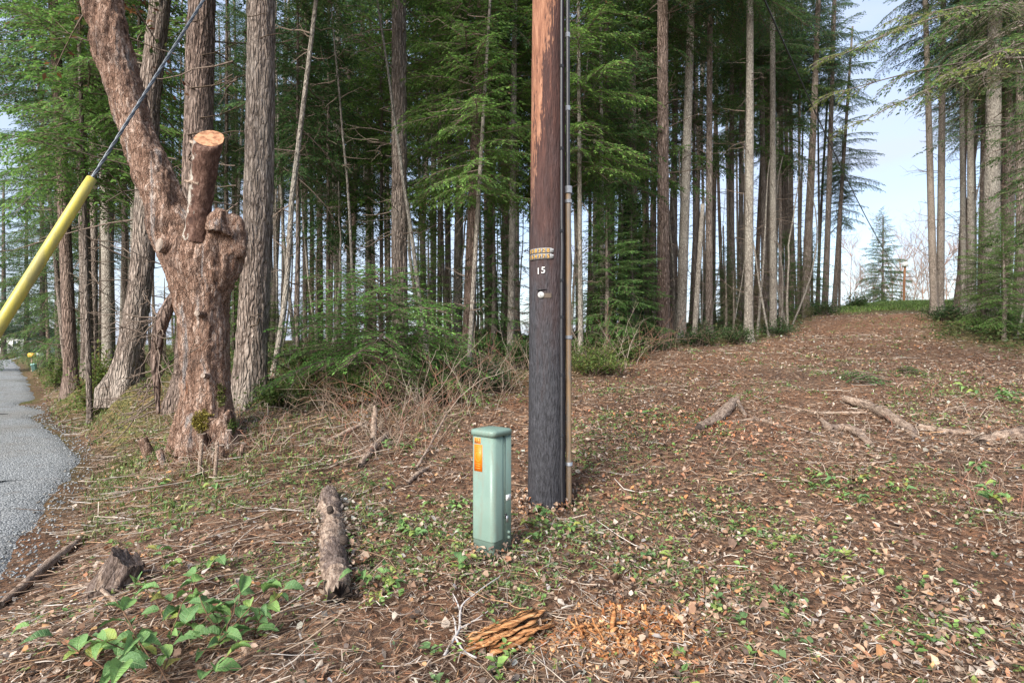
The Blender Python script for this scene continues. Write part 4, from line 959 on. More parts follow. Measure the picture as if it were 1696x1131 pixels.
def build_madrone():
    D = 6.6; k = D / F
    def p(u, v, r, d=D): return np.append(px(u, v, d), r)
    b = px(343, 735, D); z0 = gz1(b[0], D)
    o = empty('cut_madrone_tree', (b[0], D, z0), 'thick red barked tree with a leaning limb and a sawn stub in its fork', 'tree')
    trunk = [p(343, 790, .335), p(343, 735, .31), p(342, 690, .275), p(341, 640, .255), p(340, 590, .245), p(338, 540, .255), p(334, 500, .28), p(331, 460, .315), p(331, 425, .325), p(332, 400, .28)]
    limb = [p(330, 500, .24), p(312, 440, .265), p(290, 385, .25), p(268, 325, .215), p(244, 255, .195), p(216, 180, .188), p(190, 90, .19), p(168, 0, .195), p(140, -120, .175), p(112, -240, .14), p(96, -330, .09)]
    right = [p(338, 500, .25), p(352, 445, .29), p(366, 408, .26), p(374, 384, .215), p(378, 368, .16)]
    ragged = [[p(372, 395, .15, 6.45), p(386, 372, .11, 6.5), p(393, 356, .06, 6.5)], [p(360, 385, .14, 6.4), p(366, 356, .09, 6.4), p(370, 343, .05, 6.4)], [p(382, 420, .15, 6.55), p(393, 398, .11, 6.55), p(398, 380, .06, 6.55)]]
    roots = [[p(330, 690, .17, 6.4), p(318, 735, .15, 6.3), p(308, 775, .1, 6.2)], [p(360, 690, .17, 6.4), p(378, 740, .14, 6.35), p(392, 775, .09, 6.3)], [p(318, 680, .14), p(296, 735, .13), p(280, 775, .08)]]
    knots = [[p(290, 425, .15, 6.5), p(276, 412, .12, 6.45), p(266, 405, .085, 6.4)]]
    V, Fq, N = remesh([trunk, limb, right] + ragged + roots + knots, .0175, 7, 5, .021)
    tr = part('trunk', o, V, Fq, M['madrone'], smooth=True)
    # sawn stub
    C = curve([p(327, 400, .15, 6.44), p(330, 356, .125, 6.40), p(335, 312, .126, 6.36), p(340, 270, .134, 6.31), p(345, 232, .152, 6.27)], 40)
    nrm = unit(np.array([.22, -.74, .64])); ctr = C[-1, :3]
    Vs, Fs, e0, e1 = solid_tube(C[:, :3], C[:, 3], 48, 4, .12, 9)
    hgt = (Vs - ctr) @ nrm; Vs = np.where((hgt > 0)[:, None], Vs - hgt[:, None] * nrm, Vs)
    ext = np.arange(len(Vs) - 48, len(Vs)); axis = unit(C[-1, :3] - C[-2, :3])
    for i in ext: Vs[i] -= axis * (((Vs[i] - ctr) @ nrm) / (axis @ nrm))
    sb = part('sawn_stub', o, Vs, Fs, M['stub_bark'], smooth=True)
    ring = Vs[ext]; mid = ring.mean(0); Vc = np.concatenate([ring + nrm * .002, mid + (ring - mid) * .5 + nrm * .003, [mid + nrm * .004]]); i = np.arange(48); j = np.roll(i, -1)
    part('cut_face', sb, Vc, [np.stack([i, j, j + 48, i + 48], -1), np.stack([i + 48, j + 48, np.full(48, 96)], -1)], M['cut_orange'], root=o)
    for uv in ([(331, 305), (318, 302), (306, 300)], [(336, 252), (326, 240), (314, 234)]):
        Pn = np.array([px(u, v, 6.26) for u, v in uv]); Vn, Fn, _, e = solid_tube(Pn, np.array([.035, .022, .015]), 10, 3, .2, 30); part('snag', sb, Vn, [Fn, e], M['dead_wood'], root=o)
    # sawn knot on the left and little cut sprouts round the foot
    for u, v, r, d, nn in ((264, 405, .075, 6.30, (-.5, -.85, .1)), (326, 519, .034, 6.27, (-.15, -1, .1)), (336, 622, .026, 6.28, (0, -1, .1))):
        c = px(u, v, d); n_ = unit(np.array(nn, dtype=float)); P = np.array([c - n_ * .10, c - n_ * .01, c]); Vn, Fn, _, e = solid_tube(P, np.array([r * 1.3, r * 1.05, r]), 14, 9, .12, 20)
        kn = part('cut_knot', o, Vn, Fn, M['madrone'], smooth=True); part('cut_face', kn, Vn[e[0]] + n_ * .002, np.arange(14)[None], M['cut_grey'], root=o)
    for u, v, l, r, lean in ((250, 740, .26, .055, -.35), (303, 735, .20, .042, -.1), (335, 728, .22, .052, .0), (379, 728, .2, .033, .05), (366, 742, .14, .03, .1), (272, 752, .16, .035, -.3), (398, 738, .15, .025, .3)):
        c = hit(u, v + 14); c[1] = min(c[1], 6.25) if 280 < u < 395 else c[1]; c[0] = (u - CU) / F * c[1]; c[2] = gz1(c[0], c[1])
        P = c + np.array([lean, -.12, 1.0]) * np.linspace(-.25, 1, 7)[:, None] * l; Vn, Fn, _, e = solid_tube(P, np.linspace(r * 1.35, r, 7), 12, int(u), .18, 14)
        sp = part('cut_sprout', o, Vn, Fn, M['madrone'], smooth=True); part('cut_face', sp, Vn[e[0]] + (0, 0, .002), np.arange(12)[None], M['cut_grey'], root=o)
    # moss cushions on the bark
    rs = np.random.default_rng(8); acc = Acc()
    for (u, v, ru, rv, n, cc) in ((333, 698, 20, 22, 1500, (.26, .22, .05)), (365, 655, 9, 22, 420, (.14, .16, .04)), (385, 705, 10, 16, 420, (.10, .15, .035))):
        sel = np.nonzero((np.abs((CU + F * V[:, 0] / V[:, 1]) - u) < ru) & (np.abs(HV - F * (V[:, 2] - CH) / V[:, 1] - v) < rv) & (N[:, 1] < .1))[0]
        if not len(sel): continue
        w = ((CU + F * V[sel, 0] / V[sel, 1] - u) / ru) ** 2 + ((HV - F * (V[sel, 2] - CH) / V[sel, 1] - v) / rv) ** 2; sel = sel[w * (.55 + .9 * (vnoise(V[sel], 16, 3) * .5 + .5)) < .62 + .5 * vnoise(V[sel], 34, 9)]
        s = rs.choice(sel, n); bpt = V[s] + rs.normal(0, .006, (n, 3)); d = unit(N[s] + rs.normal(0, .6, (n, 3))); ln = rs.uniform(.012, .035, n)
        q = leaf_quads(bpt, d, ln, np.full(n, .006), rs); g = np.array(cc) * rs.uniform(.6, 1.5, (n, 1)); acc.add(q, np.arange(n * 4).reshape(n, 4), np.repeat(g, 4, 0))
    ms = acc.part('moss', o, M['weed']); ms['kind'] = 'stuff'
    # the torn limb that hangs on the left of the trunk, with its dead twigs
    C = curve([p(300, 478, .05, 6.5), p(280, 506, .068, 6.5), p(266, 540, .066, 6.48), p(258, 590, .054, 6.47), p(260, 640, .038, 6.45), p(262, 686, .018, 6.43)], 40)
    Vh, Fh, e0, e1 = solid_tube(C[:, :3], C[:, 3], 18, 7, .22, 16); hl = part('hanging_limb', o, Vh, [Fh, e1], M['fir_bark_red'], smooth=True)
    P, Q = [], []
    for i in range(30):
        c = C[rs.integers(10, 40), :3]; d = unit(np.array([rs.uniform(-1, .35), rs.uniform(-.6, .3), rs.uniform(-.6, .3)])); l = rs.uniform(.2, .62); t = np.linspace(0, 1, 6)[:, None]
        pts = c + d * l * t + np.array([0, 0, rs.uniform(-.5, .3)]) * l * t ** 2 + rs.normal(0, .025, (6, 3)) * t; P.append(pts); Q.append(np.linspace(.011, .003, 6))
        for _ in range(3):
            d2 = unit(d + rs.normal(0, .7, 3)); l2 = l * rs.uniform(.3, .6); P.append(pts[rs.integers(2, 6)] + d2 * l2 * t + rs.normal(0, .02, (6, 3)) * t); Q.append(np.linspace(.006, .002, 6))
    Vt, Ft = tubes(np.array(P), np.array(Q), 4); part('dead_twigs', hl, Vt, Ft, M['dark_twig'], root=o)['kind'] = 'stuff'
    # leafy shoots high on the limb
    acc = Acc(); P, Q = [], []
    for i in range(26):
        c = np.array(limb[int(rs.integers(7, 11))][:3]) + rs.normal(0, .1, 3); d = unit(np.array([rs.uniform(-1, .5), rs.uniform(-.6, .6), rs.uniform(-.3, .7)])); l = rs.uniform(.5, 1.3); t = np.linspace(0, 1, 6)[:, None]
        pts = c + d * l * t + np.array([0, 0, -.3]) * l * t ** 2; P.append(pts); Q.append(np.linspace(.014, .004, 6)); n = 26
        bb = pts[rs.integers(2, 6, n)] + rs.normal(0, .07, (n, 3)); q = leaf_quads(bb, unit(rs.normal(0, 1, (n, 3)) + d), rs.uniform(.07, .11, n), rs.uniform(.018, .026, n), rs)
        cc = np.array([(.14, .16, .04), (.22, .10, .04), (.09, .13, .035), (.16, .06, .03)])[rs.integers(4, size=n)]; acc.add(q, np.arange(n * 4).reshape(n, 4), np.repeat(cc, 4, 0))
    Vt, Ft = tubes(np.array(P), np.array(Q), 4); acc.add(Vt, Ft, (.12, .07, .05), 1); acc.part('crown', o, [M['foliage'], M['dark_twig']])

def stub_bark():
    t = NT('stub_bark'); n1 = t.noise(t.coord('Object', (1, 1, .5)), 24, 6, .65, .5); sep = t.n('SeparateXYZ', {0: t.n('TexCoord').outputs['Generated']})
    brown = t.ramp(n1, [(.3, (.035, .02, .016)), (.5, (.10, .055, .04)), (.72, (.22, .14, .11))]); pale = t.ramp(n1, [(.34, (.13, .095, .078)), (.5, (.30, .27, .23)), (.7, (.46, .44, .39))])
    k = t.math('ADD', t.math('MULTIPLY', sep.outputs[0], -1.35), t.math('ADD', t.math('MULTIPLY', t.noise(t.coord('Object', (1, 1, .6)), 11, 4), .9), t.math('MULTIPLY', sep.outputs[2], .55)))
    return t.done(t.mix(t.rng(t.math('ADD', k, t.math('MULTIPLY', t.noise(t.coord('Object', (1, 1, .7)), 30, 4, .7), .8)), .62, .68), brown, pale), .9, t.bump(n1, 1.0, .03), .15)
M['stub_bark'] = stub_bark()
build_madrone()

# ------------------------------------------------------------------ more woody plants
def hemlock_sapling():
    c = px(628, 620, 9.0); x0, y0 = c[0], 9.0; z0 = gz1(x0, y0)
    o = empty('hemlock_sapling', (x0, y0, z0), 'soft bright green feathery sapling spreading low in front of the lone tall fir', 'sapling')
    P = np.array([[x0, y0, z0 - .2], [x0 + .03, y0, z0 + .7], [x0 - .02, y0, z0 + 1.9]]); V, Fq = tubes(P, np.array([.045, .03, .006]), 8); part('trunk', o, V, Fq, M['thin_bark'], smooth=True)
    r = np.random.default_rng(23); acc = Acc(); pal = [(.15, .30, .06), (.19, .35, .07), (.12, .245, .055), (.23, .39, .09)]
    for i in range(72):
        t = (i + r.random()) / 72; L = (1.5 * (1 - t) ** .6 + .3) * r.uniform(.8, 1.1); az = i * 2.4 + r.uniform(-.4, .4)
        if math.cos(az) < -.2: L *= 1.15
        place_branch(acc, r, 'soft', L, np.array([x0, y0, z0 + .4 + 1.6 * t]), az, .12 + .25 * t + r.uniform(-.15, .15), r.uniform(-.3, .3), pal)
    acc.part('crown', o, [M['foliage'], M['dark_twig']])
hemlock_sapling()

def right_boughs():
    """a fir that stands just outside the right border and hangs its sunny boughs into view"""
    x0, y0 = px(1800, 600, 9.0)[0], 9.0; z0 = gz1(x0, y0)
    o = empty('overhanging_fir', (x0, y0, z0), 'yellow green fir boughs hanging in from the upper right corner', 'tree')
    me = trunk_mesh('trunk', 333, .2, lambda h: (0, 0), 13, M['grey_bark'], sides=20, rings=40); obj('trunk', me, o)
    r = np.random.default_rng(5); acc = Acc()
    targets = [(1392, 92, 8.0, 1), (1400, 150, 8.6, 1), (1432, 200, 8.0, 1), (1505, 30, 7.5, 1), (1560, 60, 8.2, 0), (1540, 150, 9.5, 0), (1590, 120, 7.6, 1)]
    P, Q = [], []
    for u, v, d, yl in targets:
        tip = px(u, v, d); s = np.array([x0, y0, tip[2] + .7 + r.uniform(-.1, .5)]); t = np.linspace(0, 1, 9)[:, None]
        pts = s + (tip - s) * t + np.array([0, 0, .45]) * np.sin(t * np.pi) * r.uniform(.3, 1); P.append(pts); Q.append(np.linspace(.028, .005, 9))
        az = math.atan2(tip[1] - s[1], tip[0] - s[0])
        for j in range(3, 9):
            for sd in (-1, 1):
                L = .95 * (1.15 - j / 9) + .25; place_branch(acc, r, 'fine', L * r.uniform(.7, 1.1), pts[j], az + sd * r.uniform(.35, .8), r.uniform(-.45, -.1), r.uniform(-.4, .4), GREENS['yellow' if (yl and j > 5) else ('olive' if j < 5 else 'bright')])
        place_branch(acc, r, 'fine', .55, pts[-1], az, -.2, 0, GREENS['yellow' if yl else 'bright'])
    for i in range(8):
        place_branch(acc, r, 'fine', r.uniform(1.2, 2.2), np.array([x0, y0, z0 + 4 + i * .3]), i * 2.4, r.uniform(-.3, .2), 0, GREENS['fir'])
    V, Fq = tubes(np.array(P), np.array(Q), 5); acc.add(V, Fq, (.2, .16, .12), 1); acc.part('crown', o, [M['foliage'], M['thin_bark']])
right_boughs()

def leafy_bush(name, label, cx, cy, rx, rz, n, pal, seed, ll=(.05, .09), lw=.4, group=None, stems=14, base=.15):
    z0 = gz1(cx, cy); o = empty(name, (cx, cy, z0), label, 'shrub', group); r = np.random.default_rng(seed)
    tips = unit(r.normal(0, 1, (stems * 3, 3)) * (1, 1, .8) + (0, 0, .5)); tips[:, 2] = np.abs(tips[:, 2])
    tips = tips * r.uniform(.55, 1.05, (len(tips), 1)) * (rx, rx, rz * 1.0) + (cx, cy, z0 + base)
    t = np.linspace(0, 1, 6)[None, :, None]; s = np.array([cx, cy, z0 - .05]) + r.normal(0, .08, (len(tips), 3)) * (1, 1, 0)
    P = s[:, None] + (tips - s)[:, None] * t + np.array([0, 0, 1.0]) * (.25 * rz) * np.sin(t * np.pi) * r.uniform(0, 1, (len(tips), 1, 1)); V, Fq = tubes(P, np.repeat(np.linspace(.012, .003, 6)[None], len(tips), 0), 4)
    part('stems', o, V, Fq, M['dark_twig'])['kind'] = 'stuff'
    c = P[r.integers(len(tips), size=n), r.integers(2, 6, n)]; b = c + r.normal(0, .13, (n, 3)) * (rx, rx, rz * .8) * .9; b[:, 2] = np.maximum(b[:, 2], z0 + .02)
    d = unit(r.normal(0, 1, (n, 3)) * (1, 1, .6)); ln = r.uniform(*ll, n); q = leaf_quads(b, d, ln, ln * lw * .5, r)
    g = np.array(pal)[r.integers(len(pal), size=n)] * r.uniform(.7, 1.3, (n, 1)); part('crown', o, q, np.arange(n * 4).reshape(n, 4), M['foliage'], col=np.repeat(g, 4, 0))
    return o
RH = [(.15, .21, .05), (.20, .25, .06), (.10, .155, .04), (.16, .12, .045)]
DG = [(.055, .10, .035), (.075, .135, .045), (.04, .075, .03), (.09, .13, .04)]
LG = [(.10, .17, .045), (.13, .20, .055), (.08, .135, .04), (.15, .16, .06)]
def bush_px(name, label, u, v, d, wpx, hpx, n, pal, seed, **k):
    leafy_bush(name, label, (u - CU) / F * d, d, wpx * d / F / 2, hpx * d / F, n, pal, seed, **k)
bush_px('leafy_shrub', 'yellow green broad leaved shrub around the trunk beside the road', 166, 640, 13, 90, 105, 3600, RH, 1, ll=(.07, .12))
bush_px('leafy_shrub', 'small light green shrub at the roadside below the dense firs', 103, 638, 18, 50, 50, 1800, LG, 2, ll=(.07, .12))
bush_px('leafy_shrub', 'dark green shrub behind the roadside pedestal far down the road', 90, 612, 28, 30, 40, 900, DG, 3, ll=(.1, .16))
bush_px('evergreen_shrub', 'dark glossy shrub right behind the power pole at the clearing edge', 985, 622, 11.2, 120, 34, 2600, LG, 4)
bush_px('evergreen_shrub', 'dense dark shrub at the foot of the red brown clearing fir', 1072, 590, 14.8, 95, 36, 2600, DG, 5)
bush_px('evergreen_shrub', 'low dark shrub in front of the pale dead snag', 1160, 585, 16.5, 90, 34, 2400, DG, 6)
bush_px('evergreen_shrub', 'low shrub at the foot of the light grey clearing fir', 1225, 578, 17, 75, 26, 2000, DG, 7)
bush_px('evergreen_shrub', 'low shrub right of the light grey clearing fir', 1290, 562, 20, 80, 26, 2000, DG, 8)
bush_px('evergreen_shrub', 'shrub at the foot of the last edge trio by the gap', 1365, 530, 30, 90, 24, 2000, DG, 9, ll=(.08, .13))
bush_px('evergreen_shrub', 'bright shrub on the crest left of the sky gap', 1418, 515, 42, 50, 22, 1400, LG, 10, ll=(.12, .2))
bush_px('evergreen_shrub', 'dark shrub at the foot of the forked fir', 1565, 532, 22, 70, 26, 2000, DG, 11, ll=(.07, .11))
bush_px('evergreen_shrub', 'green shrub at the foot of the big speckled fir', 1668, 560, 17.5, 90, 32, 2400, DG, 12, ll=(.06, .1))
bush_px('evergreen_shrub', 'leafy dark bush just left of the power pole behind the pedestal', 800, 640, 9.6, 85, 50, 2600, DG, 13)
bush_px('evergreen_shrub', 'green bush under the slim mossy fir left of the pole', 858, 618, 11.5, 70, 40, 2000, LG, 14)
bush_px('evergreen_shrub', 'tangled dark bush in front of the bare brush', 712, 672, 8.6, 75, 45, 1900, DG, 15)
bush_px('evergreen_shrub', 'low olive bush between the massive fir and the sapling', 520, 640, 11, 110, 45, 2600, [(.08, .10, .035), (.10, .115, .045), (.06, .085, .03)], 16)

bush_px('evergreen_shrub', 'light green bush between the thin pale trunk and the sapling', 500, 672, 8.8, 90, 46, 2200, LG, 17)
bush_px('evergreen_shrub', 'green bush in front of the feathery sapling', 600, 665, 8.4, 110, 42, 2400, LG, 18)
bush_px('evergreen_shrub', 'light bush below the close trunk pair', 752, 640, 9.8, 95, 44, 2200, LG, 19)
bush_px('evergreen_shrub', 'low green bush hiding the foot of the massive fir', 455, 690, 7.9, 55, 30, 1300, LG, 20)
bush_px('evergreen_shrub', 'pale green bush beside the rusty bracken right of the pole', 1035, 605, 13, 90, 32, 2200, LG, 21)

def bare_tree_mesh(seed, H, n0=13, mat=None):
    r = np.random.default_rng(seed); P, Q = [], []; t6 = np.linspace(0, 1, 6)[:, None]
    def grow(s, d, l, rad, lev):
        pts = s + d * l * t6 + r.normal(0, .03 * l, (6, 3)) * t6 + np.array([0, 0, .12]) * l * t6 ** 2; P.append(pts); Q.append(np.linspace(rad, rad * .4, 6))
        if lev == 3: return
        for k in range((n0, 8, 5)[lev]):
            i = r.integers(2 if lev else 1, 6); a = r.uniform(0, 2 * np.pi); side = np.array([math.cos(a), math.sin(a), r.uniform(-.1, .5)])
            grow(pts[i], unit(d * r.uniform(.5, 1.0) + side * r.uniform(.4, .8)), l * r.uniform(.28, .5), max(rad * .45, .010), lev + 1)
    grow(np.zeros(3), np.array([0, 0, 1.0]), H, .085, 0)
    V, Fq = tubes(np.array(P), np.array(Q), 3); return mesh('branches', V, Fq, mat)
M['alder'] = m_bark('alder_twig', (.16, .12, .10), (.27, .205, .175), (.40, .33, .29), bump=.3)
M['alder_red'] = m_bark('alder_red_twig', (.22, .13, .095), (.34, .215, .16), (.45, .32, .25), bump=.3)
ALD = [bare_tree_mesh(60 + k, 7.5 + k * .8, mat=M['alder' if k % 2 else 'alder_red']) for k in range(4)]
for k, (u, d, s, lab) in enumerate([(1408, 70, .9, 'bare pinkish alder at the left end of the far row'), (1428, 76, .8, 'bare twiggy alder left of the lone conifer'), (1447, 72, .75, 'bare alder in front of the lone conifer'),
    (1478, 74, .95, 'bare alder just right of the lone conifer'), (1490, 82, 1.15, 'tallest pale bare alder behind the small pole'), (1512, 72, 1.15, 'bare alder just right of the small far pole'), (1526, 80, 1.1, 'bare alder left of the forked fir'),
    (1540, 70, .9, 'bare alder partly hidden by the forked fir'), (1566, 76, 1.1, 'bare alder just right of the forked fir'), (1584, 70, 1.2, 'bare alder behind the thin leaning fir'), (1460, 84, .95, 'hazy bare alder behind the lone conifer'), (1503, 88, 1.0, 'far hazy bare alder behind the small pole'), (1418, 86, .9, 'far hazy bare alder at the left of the gap'), (1604, 80, 1.2, 'bare alder behind the pale mottled fir')]):
    x = (u - CU) / F * d; o = empty('bare_alder', (x, d, gz1(x, d)), lab, 'tree', 'bare alders beyond the crest'); obj('branches', ALD[k % 4], o, (0, 0, 0), (0, 0, k * 1.3), s)

def ivy():
    """ivy sleeves on the trunk right of the pole, a plant of its own"""
    x, y = (1048 - CU) / F * 18.5, 18.5; z0 = gz1(x, y); o = empty('ivy', (x, y, z0), 'dark ivy wrapped round the trunk right of the power pole', 'plant'); r = np.random.default_rng(3); n = 3800
    h = 4.6 * r.random(n) ** .9; a = r.uniform(0, 2 * np.pi, n); rad = .21 + .12 * r.random(n) * (1 - h / 6)
    b = np.stack([x + rad * np.cos(a), y + rad * np.sin(a), z0 + h], -1); d = unit(np.stack([np.cos(a), np.sin(a), -.6 + 0 * a], -1) + r.normal(0, .5, (n, 3)))
    q = leaf_quads(b, d, r.uniform(.07, .11, n), np.full(n, .035), r); g = np.array([(.03, .06, .022), (.045, .08, .03), (.025, .05, .02)])[r.integers(3, size=n)]
    part('leaves', o, q, np.arange(n * 4).reshape(n, 4), M['foliage'], col=np.repeat(g, 4, 0))['kind'] = 'stuff'
    t = np.linspace(0, 1, 24); P = np.array([np.stack([x + .2 * np.cos(a0 + t * 2), y + .2 * np.sin(a0 + t * 2), z0 + t * 4.6], -1) for a0 in (3.6, 4.6, 5.4)]); V, Fq = tubes(P, np.full((3, 24), .014), 5); part('stem', o, V, Fq, M['dark_twig'])
ivy()

# ------------------------------------------------------------------ logs, stumps and sticks on the ground
def log(name, label, pts, rads, mat='log', seed=0, sides=18, cat='log', cut=('cut_dark', 'cut_grey'), rough=.30, sub=30, group=None):
    """pts: (u, v, lift) photo pixels where the piece lies on the ground"""
    Pw = np.array([hit(u, v) + (0, 0, l) for u, v, l in pts]); C = curve(np.hstack([Pw, np.array(rads)[:, None]]), sub)
    o = empty(name, Pw[0] * (1, 1, 0) + (0, 0, gz1(Pw[0][0], Pw[0][1])), label, cat, group)
    C[:, 2] -= C[:, 3] * .35; rs_ = np.random.default_rng(seed); C[:, :3] += np.cumsum(rs_.normal(0, 1, (len(C), 3)) * np.array([1, 1, .5]), 0) * np.mean(rads) * .05; C[:, 3] *= 1 + .10 * rs_.normal(0, 1, len(C)) * (rads[0] < .08)
    V, Fq, e0, e1 = solid_tube(C[:, :3], C[:, 3], sides, seed, rough, (6 if rough < .2 else 9) if rads[0] > .05 else 25)
    if cut[1] != 'sawn' and rads[0] < .07:
        for e, s_ in ((e0, -1), (e1, 1)): V[e[0]] += unit(C[-1, :3] - C[0, :3]) * s_ * (rs_.uniform(-.2, 1.6, len(e[0])) * np.mean(rads))[:, None]
    b0 = np.array(o.location); ya = unit(C[-1, :3] - C[0, :3]); xa = unit(np.cross(ya, [0, 0, 1.0])); za = np.cross(xa, ya); Rm = np.stack([xa, ya, za], 1)
    ob = obj('bark', mesh('bark', (V - b0) @ Rm, Fq, M[mat], smooth=True), o); ob.rotation_euler = Matrix(Rm.tolist()).to_euler()
    for e, c, s in ((e0, cut[0], -1), (e1, cut[1], 1)):
        ring = V[e[0]]; t = unit(C[-1, :3] - C[-2, :3]) if s > 0 else unit(C[0, :3] - C[1, :3]); mid = ring.mean(0)
        Vc = np.concatenate([ring + t * .001, [mid + t * .004]]); i = np.arange(len(ring)); part('cut_end', o, Vc, np.stack([i, np.roll(i, -1), np.full(len(ring), len(ring))], -1), M[c])
    return o
lg = log('fallen_log', 'weathered log lying end on to the viewer left of the pedestal', [(562, 1004, .07), (561, 950, .07), (557, 890, .07), (548, 826, .07)], [.066, .074, .078, .084], seed=2, sides=40, sub=60, rough=.11)
for u, v, r in ((547, 862, .022), (570, 912, .026)):
    c = hit(u, v + 18) + (0, 0, .165); P = np.array([c + (0, .01, -.03), c + (0, -.016, .008)]); V, Fq, e0, e1 = solid_tube(P, np.array([r * 1.2, r]), 12, 3, .2, 30); k = part('knot', lg, V, [Fq, e1], M['cut_dark'])
st = hit(180, 983); o = empty('old_stump', st, 'small dark weathered stump leaning at the lower left among sticks', 'stump')
C = curve(st + np.array([[-.03, .0, -.10], [-.01, .0, .0], [.02, .02, .07], [.05, .05, .14], [.07, .06, .185]]), 26); V, Fq, e0, e1 = solid_tube(C, np.linspace(.118, .092, 26), 64)
V3 = V.reshape(26, 64, 3); th = np.linspace(0, 2 * np.pi, 64, endpoint=False); rg = 1 + .16 * vnoise(np.stack([np.cos(th), np.sin(th), 0 * th], -1), 3.2, 5) + .10 * (1 - 2 * np.abs(vnoise(np.stack([np.cos(th), np.sin(th), 0 * th], -1), 9, 6)))
V3 = C[:, None] + (V3 - C[:, None]) * rg[None, :, None] * (1 + .06 * fbm(V3, 22, 2, 4))[..., None]; top = V3[-1]; V3[-1] += np.array([.0, 0, 1.0]) * (.022 * vnoise(np.stack([np.cos(th) * 2, np.sin(th) * 2, 0 * th], -1), 2.5, 3) - .35 * (top[:, 0] - C[-1, 0]))[:, None]
V = V3.reshape(-1, 3); part('bark', o, V, Fq, M['stump'], smooth=True); rim = V[e1[0]]; mid = rim.mean(0) - (0, 0, .02); i_ = np.arange(64); part('cut_top', o, np.concatenate([rim, mid + (rim - mid) * .55 - (0, 0, .012), [mid]]), [np.stack([i_, np.roll(i_, -1), np.roll(i_, -1) + 64, i_ + 64], -1), np.stack([i_ + 64, np.roll(i_, -1) + 64, np.full(64, 128)], -1)], M['stump'])


log('fallen_branch', 'grey forked dead branch left of the middle of the clearing', [(1158, 716, .04), (1185, 700, .07), (1208, 684, .09), (1218, 672, .10)], [.045, .07, .07, .05], 'dead_wood', 5, 16, 'branch')
log('fallen_branch', 'short branch piece leaning against the forked dead branch', [(1221, 670, .09), (1230, 684, .04), (1236, 694, .02)], [.03, .028, .02], 'dead_wood', 6, 10, 'branch')
log('fallen_branch', 'long dark dead limb lying across the clearing at the right', [(1402, 668, .09), (1440, 678, .09), (1475, 698, .08), (1512, 720, .07), (1522, 728, .03)], [.05, .07, .065, .06, .03], 'dead_wood', 7, 16, 'branch')
log('fallen_branch', 'twisted stub of driftwood below the long dark limb', [(1364, 706, .06), (1374, 716, .05), (1396, 716, .06), (1418, 724, .05), (1438, 738, .03)], [.03, .05, .05, .05, .03], 'dead_wood', 8, 14, 'branch')
log('fallen_branch', 'pale stick end touching the lower end of the long dark limb', [(1522, 714, .05), (1560, 718, .05), (1600, 721, .04), (1622, 722, .03)], [.035, .04, .032, .015], 'dead_wood', 9, 12, 'branch')
log('fallen_branch', 'thick bleached log end entering at the right picture edge', [(1632, 740, .05), (1660, 733, .07), (1700, 728, .08), (1740, 724, .08)], [.05, .075, .085, .08], 'dead_wood', 10, 18, 'branch')
log('fallen_branch', 'yellowish peeled stick left of the long dark limb', [(1290, 670, .02), (1320, 676, .03), (1350, 686, .02)], [.016, .02, .024], 'pale_stick' if 'pale_stick' in M else 'dead_wood', 11, 8, 'branch')
log('fallen_branch', 'straight brown stick between the peeled stick and the long dark limb', [(1356, 684, .03), (1395, 685, .04), (1432, 687, .03)], [.02, .024, .02], 'dead_wood', 12, 8, 'branch')
log('fallen_branch', 'thin grey branch behind the peeled stick on the bare ground', [(1200, 700, .02), (1240, 700, .03), (1262, 700, .03), (1292, 712, .02)], [.012, .02, .03, .015], 'dead_wood', 13, 8, 'branch')
log('fallen_branch', 'bleached branch lying at the lower left corner by the road', [(0, 1008, .03), (45, 975, .05), (85, 940, .05), (118, 915, .04), (138, 893, .03)], [.024, .03, .032, .028, .012], 'dead_wood', 14, 12, 'branch')
log('fallen_branch', 'curving pale stick in front of the old stump', [(95, 985, .02), (150, 986, .04), (185, 1000, .04), (210, 1015, .02)], [.008, .012, .013, .009], 'dead_wood', 15, 8, 'branch')
log('fallen_branch', 'dead branch at the foot of the old stump pointing right', [(150, 990, .02), (185, 972, .04), (220, 962, .04), (240, 960, .03)], [.016, .018, .02, .012], 'dead_wood', 16, 8, 'branch')
log('fallen_branch', 'thick pale stick sloping up on the brush pile behind the log', [(596, 776, .03), (618, 752, .06), (640, 728, .09)], [.032, .04, .035], 'dead_wood', 17, 12, 'branch')
log('fallen_branch', 'grey branch lying along the left of the brush pile', [(544, 730, .03), (575, 720, .08), (606, 712, .12)], [.02, .026, .022], 'dead_wood', 18, 10, 'branch')
log('fallen_branch', 'upright pale stub on the brush pile', [(619, 733, .05), (620, 722, .17), (622, 713, .28)], [.04, .036, .03], 'dead_wood', 19, 12, 'branch')
log('fallen_branch', 'dark reddish stick slanting beside the brush pile toward the pedestal', [(690, 776, .03), (715, 745, .10), (740, 712, .2)], [.014, .016, .014], 'dead_wood', 20, 8, 'branch')
log('fallen_branch', 'dark short branch in the litter left of the pedestal', [(676, 800, .03), (692, 788, .05), (706, 776, .04)], [.02, .024, .018], 'dead_wood', 21, 8, 'branch')
for u, v, lab in ((330, 782, 'left of two short pale stakes leaning on the foot of the cut tree'), (356, 786, 'right of two short pale stakes leaning on the foot of the cut tree')):
    c = hit(u, v); P = c + np.array([0.02, .1, 1.0]) * np.linspace(-.1, .36, 8)[:, None]; V, Fq, e0, e1 = solid_tube(P, np.linspace(.022, .017, 8), 10, u, .25, 18); o = obj('stake', mesh('stake', V - c, [Fq, e1], M['dead_wood'], smooth=True), None, c); tag(o, lab, 'stake')
